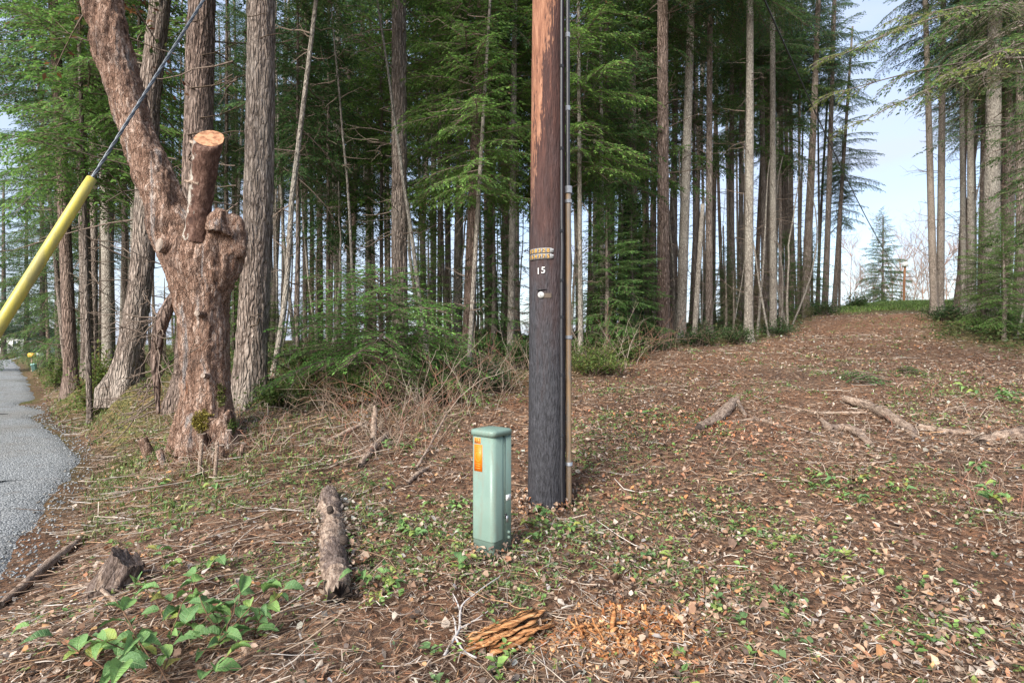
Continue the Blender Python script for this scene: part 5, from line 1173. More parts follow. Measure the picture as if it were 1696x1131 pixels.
# grey white forked twig
def forked_twig():
    base = hit(737, 1112); o = empty('forked_twig', base, 'bleached white forked twig on the ground at the bottom centre', 'twig'); P = []
    for pts in ([(735, 1112), (752, 1082), (761, 1060), (762, 1032), (768, 1020), (784, 1002), (806, 986), (828, 966)], [(754, 1078), (768, 1105), (790, 1112), (760, 1108)], [(762, 1060), (776, 1052), (792, 1040), (808, 1028)], [(764, 1036), (756, 1018), (750, 1006)], [(756, 1074), (753, 1050), (748, 1040)]):
        P.append(curve(np.array([hit(u, v) + (0, 0, .03) for u, v in pts]), 16))
    V, Fq = tubes(np.array(P), np.concatenate([np.linspace(.008, .003, 16)[None], np.repeat(np.linspace(.0055, .002, 16)[None], 4, 0)]), 6); part('stem', o, V, Fq, M['pale_twig'], smooth=True)
M['pale_twig'] = m_plain('bleached_twig', (.47, .43, .40), .8, .2, var=.25)
forked_twig()

def rotten_chunk():
    c = hit(838, 1068); o = empty('rotten_wood_chunk', c, 'crumbling orange rotten wood block at the bottom centre', 'wood'); r = np.random.default_rng(4)
    ax_ = unit(hit(900, 1030) - hit(785, 1075)); ax_[2] = .04; L = .40; sd = unit(np.cross([0, 0, 1.0], ax_))
    for k in range(46):
        s = r.uniform(-.11, .12); h = r.uniform(.0, .085) * (1 - abs(s) * 5); l = L * r.uniform(.25, .95); m0 = c + ax_ * r.uniform(-.13, .13) + sd * s + np.array([0, 0, .015 + h]); n = 7; t = np.linspace(-.5, .5, n)[:, None]
        w = r.uniform(.006, .03); th = r.uniform(.003, .009); ctr = m0 + ax_ * l * t + r.normal(0, .005, (n, 3)); jag = r.uniform(.6, 1.2, (n, 1)); jag[0] *= .3; jag[-1] *= .3
        V = np.stack([ctr - sd * w * jag, ctr + np.array([0, 0, 1.0]) * th * jag, ctr + sd * w * jag, ctr - np.array([0, 0, 1.0]) * th], 1).reshape(-1, 3)
        idx = np.arange(n * 4).reshape(n, 4); Fq = np.stack([idx[:-1], np.roll(idx[:-1], -1, 1), np.roll(idx[1:], -1, 1), idx[1:]], -1).reshape(-1, 4)
        q = part('splinter', o, V, [Fq, idx[0][None, ::-1], idx[-1][None]], M['rotten'])
    o2c = hit(985, 1075); o2 = empty('rotten_wood_chunk', o2c, 'broken orange rotten wood pieces right of the larger block, some standing', 'wood')
    for k in range(26):
        a = r.uniform(0, 6.28); d = unit(np.array([math.cos(a), math.sin(a), r.uniform(-.1, .9) if k > 8 else r.uniform(.8, 2)])); m0 = o2c + np.array([r.uniform(-.14, .12), r.uniform(-.1, .1), r.uniform(.005, .05)]); l = r.uniform(.06, .17); w = r.uniform(.010, .026)
        sd2 = unit(np.cross(d, [.3, .2, 1.0])); up = np.cross(sd2, d); n = 5; t = np.linspace(-.3, .7, n)[:, None]; ctr = m0 + d * l * t + r.normal(0, .004, (n, 3)); jag = r.uniform(.5, 1.1, (n, 1)); jag[0] *= .4; jag[-1] *= .35
        V = np.stack([ctr - sd2 * w * jag, ctr + up * w * .4 * jag, ctr + sd2 * w * jag, ctr - up * w * .4], 1).reshape(-1, 3); idx = np.arange(n * 4).reshape(n, 4)
        part('splinter', o2, V, [np.stack([idx[:-1], np.roll(idx[:-1], -1, 1), np.roll(idx[1:], -1, 1), idx[1:]], -1).reshape(-1, 4), idx[0][None, ::-1], idx[-1][None]], M['rotten'])
rotten_chunk()

# ------------------------------------------------------------------ leafy ground plants, each leaf a part
def leaf_mesh(seed, wide):
    r = np.random.default_rng(seed); nu, nv = 9, 5; u = np.linspace(0, 1, nu); w = wide * np.sin(np.pi * u ** .8) ** .75 * (1 - .15 * u); w[0] = .01; w[-1] = .004
    V = []
    for i in range(nu):
        for j in range(nv):
            s = (j - 2) / 2; z = (.05 + .05 * seed) * abs(s) * w[i] / wide * .8 + .10 * math.sin(u[i] * 3.0) - (.08 + .11 * (seed % 4)) * u[i] ** 2 + .03 * math.sin(u[i] * 19 + seed) * abs(s); V.append((u[i], s * w[i], z + r.normal(0, .004)))
    idx = np.arange(nu * nv).reshape(nu, nv); return mesh('leaf', np.array(V), np.stack([idx[:-1, :-1], idx[1:, :-1], idx[1:, 1:], idx[:-1, 1:]], -1).reshape(-1, 4), M['salal'], smooth=True)
LEAF = [leaf_mesh(1, .30), leaf_mesh(2, .36), leaf_mesh(3, .24), leaf_mesh(5, .33), leaf_mesh(6, .27)]
def plant(name, label, u, v, stems, size, h, spread, seed, per=5, group=None, lean=(0, 0)):
    c = hit(u, v); r = np.random.default_rng(seed); o = empty(name, c, label, 'plant', group); P, Q = [], []
    for s in range(stems):
        a = r.uniform(0, 6.28); d = np.array([math.cos(a) * spread + lean[0], math.sin(a) * spread + lean[1], h]) * r.uniform(.6, 1.1); t = np.linspace(0, 1, 8)[:, None]; s0 = np.array([r.normal(0, .04 + spread * .3), r.normal(0, .04 + spread * .25), -.02])
        pts = s0 + d * t + np.array([d[0], d[1], 0]) * .35 * t ** 2 + r.normal(0, .008, (8, 3)) * t; P.append(pts); Q.append(np.linspace(.0042, .0018, 8))
        for k in range(per):
            i = min(7, 3 + int(k * 4.6 / per + r.random())); al = a + (k % 2 * 2 - 1) * r.uniform(.5, 1.4) if i < 7 else a + r.uniform(-.5, .5); L = size * r.uniform(.7, 1.2)
            obj('leaf', LEAF[int(r.integers(5))], o, pts[i], (r.uniform(-.5, .5), -r.uniform(-.25, .6), al), (L, L, L))
    for p_, q_ in zip(P, Q):
        V, Fq = tubes(p_, q_, 5); obj('stem', mesh('stem', V, Fq, M['salal_stem']), o)
PL = 'salal_plant'
plant(PL, 'largest broad leaved green plant at the bottom left, left half', 225, 1092, 9, .10, .26, .26, 1, 5)
plant(PL, 'broad leaved green plant at the bottom edge right of the largest one', 325, 1105, 9, .10, .30, .24, 2, 5)
plant(PL, 'tall broad leaved plant with round leaves below the old stump and log', 398, 1050, 6, .10, .34, .18, 3, 5)
plant(PL, 'yellowing leafy sprig beside the old stump', 285, 955, 3, .075, .13, .16, 4, 5)
plant(PL, 'single sprig with a cluster of pale leaves left of the log', 462, 1000, 1, .08, .18, .05, 5, 5)
plant(PL, 'leafy plant beside the dark cut end of the log', 640, 985, 4, .075, .12, .12, 6, 5)
plant(PL, 'sprawling sprigs right of the middle of the log', 612, 905, 3, .07, .08, .14, 7, 5)
plant(PL, 'small bright plant behind the log', 628, 812, 2, .07, .14, .06, 8, 5)
plant(PL, 'leafy plant between the log and the pedestal', 682, 870, 4, .075, .12, .15, 9, 5)
plant(PL, 'pale leafy plant just left of the pedestal', 745, 840, 3, .075, .1, .12, 10, 5)
plant(PL, 'small plant in front of the pedestal left corner', 742, 905, 2, .065, .08, .1, 11, 5)
plant(PL, 'lone upright leaf pair in the litter in front of the pedestal', 745, 975, 1, .085, .1, .05, 12, 4)
plant(PL, 'leafy shoot with reddish leaves at the foot of the pedestal', 828, 922, 2, .06, .1, .08, 13, 4)
plant(PL, 'plant with rounded leaves climbing at the foot of the pole', 905, 848, 4, .08, .17, .16, 14, 5)
plant(PL, 'ferny green plant in front of the pole right of the pedestal', 925, 892, 4, .07, .1, .14, 15, 6)
plant(PL, 'bright upright sprig at the far right of the clearing', 1640, 850, 2, .09, .24, .08, 16, 6)
plant(PL, 'yellow green upright sprig in the right foreground', 1415, 830, 2, .08, .17, .05, 17, 5)
plant(PL, 'leafy sprigs left of the yellow green upright sprig', 1378, 800, 3, .075, .12, .15, 18, 5)
plant(PL, 'small plant right of the yellow green upright sprig', 1490, 820, 3, .07, .11, .1, 19, 5)
plant(PL, 'leafy sprig with drooping leaves in the lower right litter', 1095, 940, 2, .075, .1, .1, 20, 4)
plant(PL, 'low leafy plant near the lower right corner', 1490, 1040, 3, .075, .07, .12, 21, 4)
plant(PL, 'yellowish low plant in the middle of the right foreground', 1300, 895, 3, .07, .06, .12, 22, 4)
plant(PL, 'pair of bright leaves at the bottom edge right of the rotten wood', 1150, 1105, 2, .075, .06, .06, 23, 3)
plant(PL, 'small green plant behind the brush pile', 660, 750, 3, .09, .12, .14, 24, 5)
plant(PL, 'broad leaved sprig below the foot of the cut tree', 280, 800, 2, .09, .1, .14, 25, 5)
plant(PL, 'small leafy sprig right of the foot of the cut tree', 372, 815, 2, .09, .1, .12, 26, 5)
plant(PL, 'leafy sprig at the right border above the bleached log', 1650, 665, 4, .11, .25, .2, 27, 6)
plant(PL, 'green sprig in front of the thick bleached log', 1590, 780, 2, .08, .1, .1, 28, 4)
plant(PL, 'plant with small leaves on the bare ground right of the pole', 1052, 690, 3, .08, .1, .15, 29, 5)

# cut green boughs lying in the clearing
for k, (u, v, a, L, lab) in enumerate(((1415, 640, .3, .9, 'cut green bough lying on the left in the clearing'), (1462, 632, 2.6, 1.0, 'cut green bough lying in the middle of its small heap'), (1500, 622, .5, 1.0, 'cut green bough lying on the right of the small heap'))):
    c = hit(u, v); acc = Acc(); r = np.random.default_rng(k)
    for j in range(4): place_branch(acc, r, 'soft', L * r.uniform(.6, 1), np.array([r.normal(0, .1), r.normal(0, .08), .07 + .03 * j]), a + r.uniform(-.7, .7), .05, r.uniform(-.3, .3), GREENS['fir'])
    o = obj('cut_bough', acc.mesh('cut_bough', [M['foliage'], M['dark_twig']]), None, c); tag(o, lab, 'bough', 'cut boughs in the clearing')

# ------------------------------------------------------------------ small things down the road
def roadside():
    def at(u, v, d): x = (u - CU) / F * d; return np.array([x, d, gz1(x, d)])
    c = at(58, 606, 33); rr = rounded_rect(.24, .2, .03); V, fs = loft([(rr, -.1), (rr, .34), (rr * 1.08, .34), (rr * 1.08, .40)]); V = V @ np.array(Matrix.Rotation(R(12), 3, 'Y')); o = obj('roadside_pedestal', mesh('roadside_pedestal', V, fs, M['teal']), None, c); tag(o, 'tiny leaning teal pedestal far down the roadside', 'utility pedestal')
    for u, d, mat, lab, w, h0 in ((53, 34, 'gold', 'tiny yellow newspaper box far down the roadside', .34, .85), (62, 34.5, 'white', 'tiny white mailbox on a post far down the roadside', .55, .75)):
        c = at(u, 600, d); o = empty('mailbox' if mat == 'white' else 'newspaper_box', c, lab, 'mailbox' if mat == 'white' else 'box')
        V, Fq, e0, e1 = solid_tube(c + np.array([[0, 0, -.2], [0, 0, h0]]), np.array([.05, .045]), 8); part('post', o, V, [Fq, e1], M['dead_wood'])
        t = np.linspace(0, np.pi, 9); prof = np.concatenate([np.stack([.13 * np.cos(t), .14 + .12 * np.sin(t)], -1), [[-.13, 0], [.13, 0]]]); m = len(prof)
        V = np.concatenate([np.stack([np.full(m, s * w / 2), prof[:, 0], prof[:, 1]], -1) for s in (-1, 1)]) + c + (0, 0, h0); i = np.arange(m); part('box', o, V, [np.stack([i, np.roll(i, -1), np.roll(i, -1) + m, i + m], -1), i[None, ::-1], (i + m)[None]], M[mat])
        if mat == 'white': V, Fq = box(*(c + (.08, -.14, h0 + .12)), .2, .03, .06); part('flag', o, V, Fq, M['blue'])
    c = at(18, 590, 78); o = empty('white_house', c, 'low white house glimpsed through trees beyond the road end', 'house')
    V, Fq = box(*(c + (0, 0, 1.0)), 9.0, 5, 2.6); part('wall', o, V, Fq, M['wall_white'])
    V = np.array([[-5, -3, 2.3], [5, -3, 2.3], [5, 3, 2.3], [-5, 3, 2.3], [-5, 0, 3.8], [5, 0, 3.8]]) + c; part('roof', o, V, [np.array([[0, 1, 5, 4], [2, 3, 4, 5], [0, 3, 2, 1]]), np.array([[0, 4, 3], [1, 2, 5]])], M['roof_dark'])
    for x in (-2.6, .4, 3.0):
        V, Fq = box(*(c + (x, -2.53, 1.3)), 1.1, .05, .9); w = part('window', o, V, Fq, M['white']); V, Fq = box(*(c + (x, -2.56, 1.3)), .95, .04, .75); part('pane', w, V, Fq, M['glass'], root=o)
roadside()

# ------------------------------------------------------------------ ground litter and undergrowth: uncountable stuff
def spots(n, seed, u0=-260, u1=1960, d0=1.9, d1=45, keep=None):
    r = np.random.default_rng(seed); u = r.uniform(u0, u1, n); d = np.exp(r.uniform(math.log(d0), math.log(d1), n)); x = (u - CU) / F * d
    if keep is not None:
        k = r.random(n) < keep(x, d); x, d = x[k], d[k]
    return x, d, gz(x, d), r
def P3(x, y): return np.stack([x, y, 0 * x], -1)
def field(x, y): return np.clip(1 - (in_wood(x, y) + .3) / 1.5, .12, 1) * (off_road(x, y) > .08)
def wood_k(x, y): return np.clip((in_wood(x, y) + .2) / 1.2, 0, 1) * (off_road(x, y) > .4)

def dry_leaves():
    def keep(x, y): return field(x, y) * np.clip(.55 + .8 * fbm(P3(x, y), .9, 2, 51), .15, 1) * np.where(x < -1.2, .55, 1)
    x, y, z, r = spots(95000, 1, d1=34, keep=keep); x2, y2, z2, _ = spots(42000, 24, d0=6, d1=42, keep=keep); x, y, z = np.append(x, x2), np.append(y, y2), np.append(z, z2)
    for (bx, by, r0, r1, m) in ((pole.location.x, pole.location.y, .17, .36, 420), (px(814, 905, 3.70)[0], 3.70, .11, .28, 300), (px(343, 735, 6.6)[0], 6.5, .42, .8, 420)):
        aa = r.uniform(0, 6.28, m); rd = r0 + (r1 - r0) * r.random(m) ** 1.6; ex, ey = bx + rd * np.cos(aa), by + rd * np.sin(aa)
        x = np.append(x, ex); y = np.append(y, ey); z = np.append(z, gz(ex, ey) + .05 * (1 - (rd - r0) / (r1 - r0)) * r.random(m))
    la, lb = hit(560, 1004), hit(548, 826); m = 520; t_ = r.random(m); sd = np.sign(r.normal(0, 1, m)) * r.uniform(.08, .22, m); ex = la[0] + (lb[0] - la[0]) * t_ + sd; ey = la[1] + (lb[1] - la[1]) * t_
    x = np.append(x, ex); y = np.append(y, ey); z = np.append(z, gz(ex, ey) + .06 * np.clip(1 - (np.abs(sd) - .08) / .12, 0, 1) * r.random(m)); n = len(x)
    pal = np.array([(.185, .105, .068), (.27, .165, .11), (.125, .08, .06), (.32, .215, .15), (.38, .295, .235), (.32, .26, .23), (.25, .115, .065), (.085, .058, .045), (.47, .405, .36), (.36, .18, .085)])
    c = pal[r.choice(10, n, p=[.19, .17, .12, .14, .08, .08, .09, .06, .02, .05])] * r.uniform(.8, 1.3, (n, 1)); warm = fbm(P3(x, y), .8, 2, 57)[:, None]; c = c * (1 + warm * np.array([.22, -.02, -.22])) * np.array([.98, 1.08, 1.13]); c = np.minimum(c, np.array([.40, .325, .265]))
    red = np.exp(-(((x - 2.6) / 1.5) ** 2 + ((y - 6.6) / 1.4) ** 2)); c = c * (1 + red[:, None] * np.array([.15, -.2, -.35]))
    L = .012 + .042 * r.random(n) ** 1.7; L = L * np.where((r.random(n) < .03) & (y < 6), 1.6, 1.0) * np.clip(.85 + y / 24, .8, 1.7); a = r.uniform(0, 2 * np.pi, n); wd = r.uniform(.22, .42, n)
    tilt = r.normal(0, .5, n); roll = r.normal(0, .6, n); curl = r.uniform(-.5, .9, n)
    ux = np.stack([np.cos(a) * np.cos(tilt), np.sin(a) * np.cos(tilt), np.sin(tilt)], -1); sx = np.stack([-np.sin(a) * np.cos(roll), np.cos(a) * np.cos(roll), np.sin(roll)], -1); nz = np.cross(ux, sx)
    o = np.stack([x, y, z + r.uniform(.004, .048, n)], -1)
    def pt(t, s, h): return o + ux * (L * (t - .5))[:, None] + sx * (L * wd * s)[:, None] + nz * (L * h * curl)[:, None]
    q = [r.uniform(.45, 1.25, n) for _ in range(4)]; w = [r.uniform(-.14, .14, n) for _ in range(4)]
    V = np.stack([pt(0, 0, .2), pt(.3 + w[0], -q[0], .45 + w[2] * 3), pt(.68 + w[1], -.85 * q[1], .45 - w[3] * 3), pt(1, 0, .3), pt(.68 + w[2], .85 * q[2], .45 + w[0] * 3), pt(.3 + w[3], q[3], .45 + w[1] * 3)], 1)
    i = np.arange(n)[:, None] * 6; Fq = np.concatenate([i + [0, 1, 2, 3], i + [0, 3, 4, 5]])
    tag(obj('leaf_litter', mesh('leaf_litter', V, Fq, M['leaf_lit'], col=np.repeat(c, 6, 0))), 'brown and reddish fallen leaves covering the clearing floor', 'leaf litter', kind='stuff')
dry_leaves()

def twigs():
    def keep(x, y): return field(x, y) * np.clip(.5 + .9 * fbm(P3(x, y), .7, 2, 61), .15, 1) * np.where(x < -.6 - .1 * y, 1.0, .62)
    x, y, z, r = spots(44000, 2, d1=26, keep=keep); n = len(x)
    left = (x < -.4 - .15 * y)
    a = np.where(left, r.normal(.72, .42, n), r.uniform(0, np.pi, n)); L = r.uniform(.04, .22, n) * np.where(left, 1.9, 1.0) * np.where(r.random(n) < .08, 2.2, 1); rad = r.uniform(.0010, .0030, n) * (1 + .7 * (L > .35)) * np.clip(.7 + y / 9, 1, 2.6)
    d = np.stack([np.cos(a), np.sin(a), r.normal(.05, .12, n)], -1); t = np.linspace(-.5, .5, 4)[None, :, None]
    bend = r.normal(0, .13, (n, 1, 3)) * L[:, None, None] * (np.abs(t) * 2) ** 2; bend[..., 2] = np.abs(bend[..., 2]) * .35
    ctr = np.stack([x, y, z + r.uniform(.008, .045, n)], -1); P = ctr[:, None] + d[:, None] * L[:, None, None] * t + bend
    g = gz(P[..., 0], P[..., 1]); P[..., 2] = np.maximum(P[..., 2], g + .004)
    V, Fq = tubes(P, rad[:, None] * np.array([1, .95, .8, .5])[None], 3)
    pal = np.array([(.33, .245, .175), (.44, .37, .30), (.22, .145, .10), (.13, .085, .06), (.38, .24, .14), (.52, .47, .42)]); c = pal[r.choice(6, n, p=[.27, .19, .23, .14, .12, .05])] * r.uniform(.7, 1.2, (n, 1))
    tag(obj('twig_litter', mesh('twig_litter', V, Fq, M['leaf_lit'], col=np.repeat(c, 12, 0))), 'dry twigs and straw strewn over the ground', 'twigs', kind='stuff')
twigs()

def straw():
    def keep(x, y): return field(x, y) * np.clip(.6 + .6 * fbm(P3(x, y), 1.5, 2, 66), .2, 1)
    x, y, z, r = spots(95000, 22, d1=24, keep=keep); x2, y2, z2, _ = spots(48000, 23, d0=5.5, d1=38, keep=keep); x, y, z = np.append(x, x2), np.append(y, y2), np.append(z, z2); n = len(x); a = r.uniform(0, np.pi, n); left = x < -.4 - .15 * y; a = np.where(left & (r.random(n) < .6), r.normal(.72, .5, n), a)
    L = r.uniform(.02, .085, n) * np.clip(.8 + y / 10, 1, 2.2); w = r.uniform(.0009, .0028, n) * np.clip(.7 + y / 8, 1, 2.6); tl = r.normal(0, .22, n); d = np.stack([np.cos(a) * np.cos(tl), np.sin(a) * np.cos(tl), np.sin(tl)], -1); s = unit(np.cross(d, np.array([0, 0, 1.0]) + r.normal(0, .5, (n, 3))))
    o = np.stack([x, y, z + r.uniform(.005, .04, n)], -1); b = o - d * (L / 2)[:, None]; m = o + np.array([0, 0, 1.0]) * (L * r.uniform(0, .12, n))[:, None]; e = o + d * (L / 2)[:, None]; sw = s * w[:, None]
    V = np.stack([b - sw, b + sw, m + sw, e + sw * .5, e - sw * .5, m - sw], 1); k = np.arange(n)[:, None] * 6
    pal = np.array([(.30, .215, .155), (.42, .34, .27), (.20, .13, .09), (.12, .08, .06), (.34, .20, .12), (.50, .44, .38), (.24, .12, .07)]); c = pal[r.choice(7, n, p=[.24, .17, .2, .12, .12, .06, .09])] * r.uniform(.7, 1.2, (n, 1))
    tag(obj('needle_straw', mesh('needle_straw', V, np.concatenate([k + [0, 1, 2, 5], k + [5, 2, 3, 4]]), M['leaf_lit'], col=np.repeat(c, 6, 0))), 'fine dry straw, bark shreds and needles between the fallen leaves', 'straw', kind='stuff')
straw()

def brush():
    """bare arching stems of the brush pile and of the wood's edge"""
    P, Q, C = [], [], []; r = np.random.default_rng(9); t = np.linspace(0, 1, 7)[:, None]
    def clump(u, v, n, su, sv, hmin, hmax, lean=0):
        for _ in range(n):
            b = hit(r.normal(u, su), r.normal(v, sv)); a = r.uniform(0, 6.28); h = r.uniform(hmin, hmax); sp = r.uniform(.1, .8) * h
            d = np.array([math.cos(a) * sp + lean * h, math.sin(a) * sp * .6, h]); drop = r.uniform(0, .9)
            pts = b + d * t - np.array([0, 0, 1.0]) * h * drop * t ** 2 + np.array([d[0], d[1], 0]) * .6 * t ** 2 + r.normal(0, .025, (7, 3)) * t; P.append(pts); Q.append(np.linspace(1, .35, 7) * r.uniform(.0022, .0062)); C.append(np.array([(.30, .22, .16), (.22, .15, .105), (.15, .10, .075), (.26, .13, .09), (.38, .31, .25)])[r.integers(5)] * r.uniform(.75, 1.15))
            if h > .5:
                for _ in range(3):
                    k = r.integers(2, 6); l = h * r.uniform(.2, .45); d2 = unit(d + r.normal(0, h * .5, 3)); P.append(pts[k] + d2 * l * t + r.normal(0, .015, (7, 3)) * t); Q.append(np.linspace(1, .4, 7) * .0026); C.append(C[-1])
    clump(690, 690, 120, 45, 22, .3, 1.4); clump(640, 735, 150, 45, 18, .1, .55); clump(760, 665, 45, 40, 15, .3, 1.3); clump(575, 680, 90, 50, 20, .2, .8)
    clump(480, 660, 70, 40, 18, .2, .9); clump(340, 755, 170, 50, 15, .08, .42); clump(430, 720, 80, 30, 20, .1, .5); clump(990, 600, 60, 40, 12, .4, 1.7); clump(1070, 590, 45, 50, 8, .3, 1.4); clump(270, 700, 50, 30, 20, .1, .5); clump(840, 640, 50, 30, 15, .3, 1.0)
    clump(1660, 820, 60, 50, 40, .1, .5); clump(1600, 700, 60, 70, 25, .1, .5); clump(1300, 700, 60, 160, 45, .06, .3)
    V, Fq = tubes(np.array(P), np.array(Q), 4); tag(obj('bare_brush', mesh('bare_brush', V, Fq, M['leaf_lit'], col=np.repeat(np.array(C), 28, 0))), 'tangle of bare brown stems between the log and the wood', 'brush', kind='stuff')
brush()

def blades(name, label, cat, x, y, z, r, hmin, hmax, pal, w=.004, n_per=5, sp=.05):
    n = len(x) * n_per; i = np.repeat(np.arange(len(x)), n_per); b = np.stack([x[i] + r.normal(0, sp, n), y[i] + r.normal(0, sp, n), 0 * x[i]], -1); b[:, 2] = gz(b[:, 0], b[:, 1]) - .005
    a = r.uniform(0, 6.28, n); h = r.uniform(hmin, hmax, n); lean = r.uniform(.1, .9, n); d = np.stack([np.cos(a) * lean, np.sin(a) * lean, np.ones(n)], -1) * h[:, None]
    s = np.stack([-np.sin(a), np.cos(a), 0 * a], -1) * (w * np.clip(.8 + y[i] / 10, 1, 4))[:, None]; m = b + d * .55; tip = b + d - np.array([0, 0, .3]) * (h * lean)[:, None] + np.stack([np.cos(a), np.sin(a), 0 * a], -1) * (h * lean * .3)[:, None]
    V = np.stack([b - s, b + s, m + s * .8, tip, m - s * .8], 1); k = np.arange(n)[:, None] * 5; c = np.array(pal)[r.integers(len(pal), size=n)] * r.uniform(.7, 1.25, (n, 1))
    tag(obj(name, mesh(name, V, [k + [0, 1, 2, 4], k + [4, 2, 3]], M['weed'], col=np.repeat(c, 5, 0))), label, cat, kind='stuff')
x, y, z, r = spots(9000, 3, -200, 620, 4.5, 30, keep=lambda x, y: (off_road(x, y) > .15) * np.clip(1 - (off_road(x, y) - 1.2) / 3.0, 0, 1) * np.clip(.4 + fbm(P3(x, y), .9, 2, 71), 0, 1))
blades('verge_grass', 'short green grass on the verge beside the gravel road', 'grass', x, y, z, r, .04, .13, [(.11, .17, .04), (.15, .21, .055), (.19, .19, .075), (.08, .125, .035)], n_per=6)
x, y, z, r = spots(13000, 4, 1350, 1580, 34, 62, keep=lambda x, y: np.clip((y - 35) / 10, 0, 1))
blades('crest_grass', 'bright green grass on the crest at the top of the clearing', 'grass', x, y, z, r, .08, .28, [(.16, .26, .06), (.20, .31, .07), (.13, .2, .05), (.22, .25, .09)], n_per=3, w=.007, sp=.12)

PATCH = np.array([np.append(hit(u, v)[:2], r_) for u, v, r_ in ((1280, 900, .45), (1400, 950, .5), (1150, 1010, .3), (815, 1085, .22), (1210, 1070, .3), (690, 870, .5), (610, 900, .3), (930, 885, .3), (1500, 1060, .3), (1060, 700, .8), (1300, 650, 1.0), (1560, 640, 1.2), (470, 800, .6), (300, 830, .5), (740, 920, .3), (1380, 800, .5), (1640, 860, .4), (1120, 760, .5), (640, 985, .25), (160, 800, .8), (250, 740, 1.0), (430, 740, .6), (1000, 770, .4), (1480, 780, .6), (1230, 980, .3))])
def patch(x, y): return np.exp(-(((x[:, None] - PATCH[None, :, 0]) / PATCH[None, :, 2]) ** 2 + ((y[:, None] - PATCH[None, :, 1]) / PATCH[None, :, 2]) ** 2)).max(1)

def sprouts():
    def keep(x, y): return (off_road(x, y) > .3) * np.clip(patch(x, y) * .9 + .05, 0, 1) * np.clip(.5 + fbm(P3(x, y), 2.5, 2, 83), 0, 1)
    x, y, z, r = spots(9000, 33, d1=22, keep=keep); per = 6; m = len(x); n = m * per; i = np.repeat(np.arange(m), per); a = r.uniform(0, 6.28, n); rise = r.uniform(-.1, .8, n); h = r.uniform(.01, .09, m)
    d = unit(np.stack([np.cos(a), np.sin(a), rise], -1)); b = np.stack([x[i], y[i], z[i] + h[i] * r.uniform(.3, 1, n)], -1); L = (r.uniform(.018, .05, m)[i]) * r.uniform(.7, 1.2, n); sd = unit(np.cross(d, np.array([0, 0, 1.0]) + r.normal(0, .3, (n, 3)))); up = np.cross(sd, d); w = L * r.uniform(.24, .36, n)
    def pt(t_, s_, h_): return b + d * (L * t_)[:, None] + sd * (w * s_)[:, None] + up * (L * h_)[:, None]
    V = np.stack([pt(.12, 0, 0), pt(.4, -1, .07), pt(.75, -.7, .02), pt(1.1, 0, -.12), pt(.75, .7, .02), pt(.4, 1, .07)], 1); k = np.arange(n)[:, None] * 6; pal = np.array([(.15, .26, .07), (.20, .32, .085), (.11, .195, .06), (.27, .33, .09), (.13, .22, .085)]); c = pal[r.integers(5, size=m)][i] * r.uniform(.75, 1.2, (n, 1))
    tag(obj('leafy_sprouts', mesh('leafy_sprouts', V, np.concatenate([k + [0, 1, 2, 3], k + [0, 3, 4, 5]]), M['weed'], col=np.repeat(c, 6, 0))), 'small green leafy sprouts dotted over the litter', 'sprouts', kind='stuff')
sprouts()

def small_weeds():
    def keep(x, y):
        n = fbm(P3(x, y), 1.1, 3, 81); return (off_road(x, y) > .2) * np.clip((n - .02) * 2.2 + patch(x, y) * 1.0, .03, 1) * np.clip(1 - in_wood(x, y) / 2, .2, 1)
    x, y, z, r = spots(52000, 5, d1=30, keep=keep); per = 5; n = len(x) * per; i = np.repeat(np.arange(len(x)), per)
    b = np.stack([x[i], y[i], z[i]], -1) + r.normal(0, .014, (n, 3)) * np.array([1, 1, .3]) * np.clip(y[i] / 4, 1, 3)[:, None] + np.array([0, 0, .022]); d = unit(r.normal(0, 1, (n, 3)) * (1, 1, .45) + (0, 0, .25)); L = r.uniform(.012, .03, n) * np.clip(.7 + y[i] / 9, .8, 2.4)
    q = leaf_quads(b, d, L, L * r.uniform(.2, .36, n), r); c = np.array([(.13, .205, .06), (.17, .25, .07), (.10, .16, .05), (.22, .27, .08), (.12, .19, .08)])[r.integers(5, size=n)] * r.uniform(.7, 1.2, (n, 1))
    tag(obj('ground_weeds', mesh('ground_weeds', q, np.arange(n * 4).reshape(n, 4), M['weed'], col=np.repeat(c, 4, 0))), 'tiny green weeds and moss sprouting through the litter', 'weeds', kind='stuff')
small_weeds()

def undergrowth():
    def keep(x, y): return wood_k(x, y) * np.clip(1.4 - in_wood(x, y) / 12, .1, 1) * np.clip(.45 + 1.0 * fbm(P3(x, y), .45, 3, 91), .05, 1)
    x, y, z, r = spots(62000, 6, -100, 1900, 6, 45, keep=keep); per = 5; n = len(x) * per; i = np.repeat(np.arange(len(x)), per)
    hgt = .06 + .5 * np.clip(fbm(P3(x, y), .6, 2, 95) + .35, 0, 1) * r.random(len(x)); b = np.stack([x[i], y[i], z[i] + hgt[i]], -1) + r.normal(0, .05, (n, 3)); b[:, 2] = np.maximum(b[:, 2], z[i] + .01)
    d = unit(r.normal(0, 1, (n, 3)) * (1, 1, .5)); L = r.uniform(.035, .08, n) * np.clip(.6 + y[i] / 16, .9, 2.2); q = leaf_quads(b, d, L, L * r.uniform(.18, .32, n), r)
    pal = np.array([(.095, .145, .045), (.125, .18, .055), (.07, .11, .036), (.155, .185, .07), (.17, .145, .075), (.10, .155, .065)]); c = pal[r.integers(6, size=n)] * r.uniform(.7, 1.25, (n, 1))
    tag(obj('undergrowth', mesh('undergrowth', q, np.arange(n * 4).reshape(n, 4), M['foliage'], col=np.repeat(c, 4, 0))), 'low bramble and fern leaves covering the floor of the wood', 'undergrowth', kind='stuff')
undergrowth()

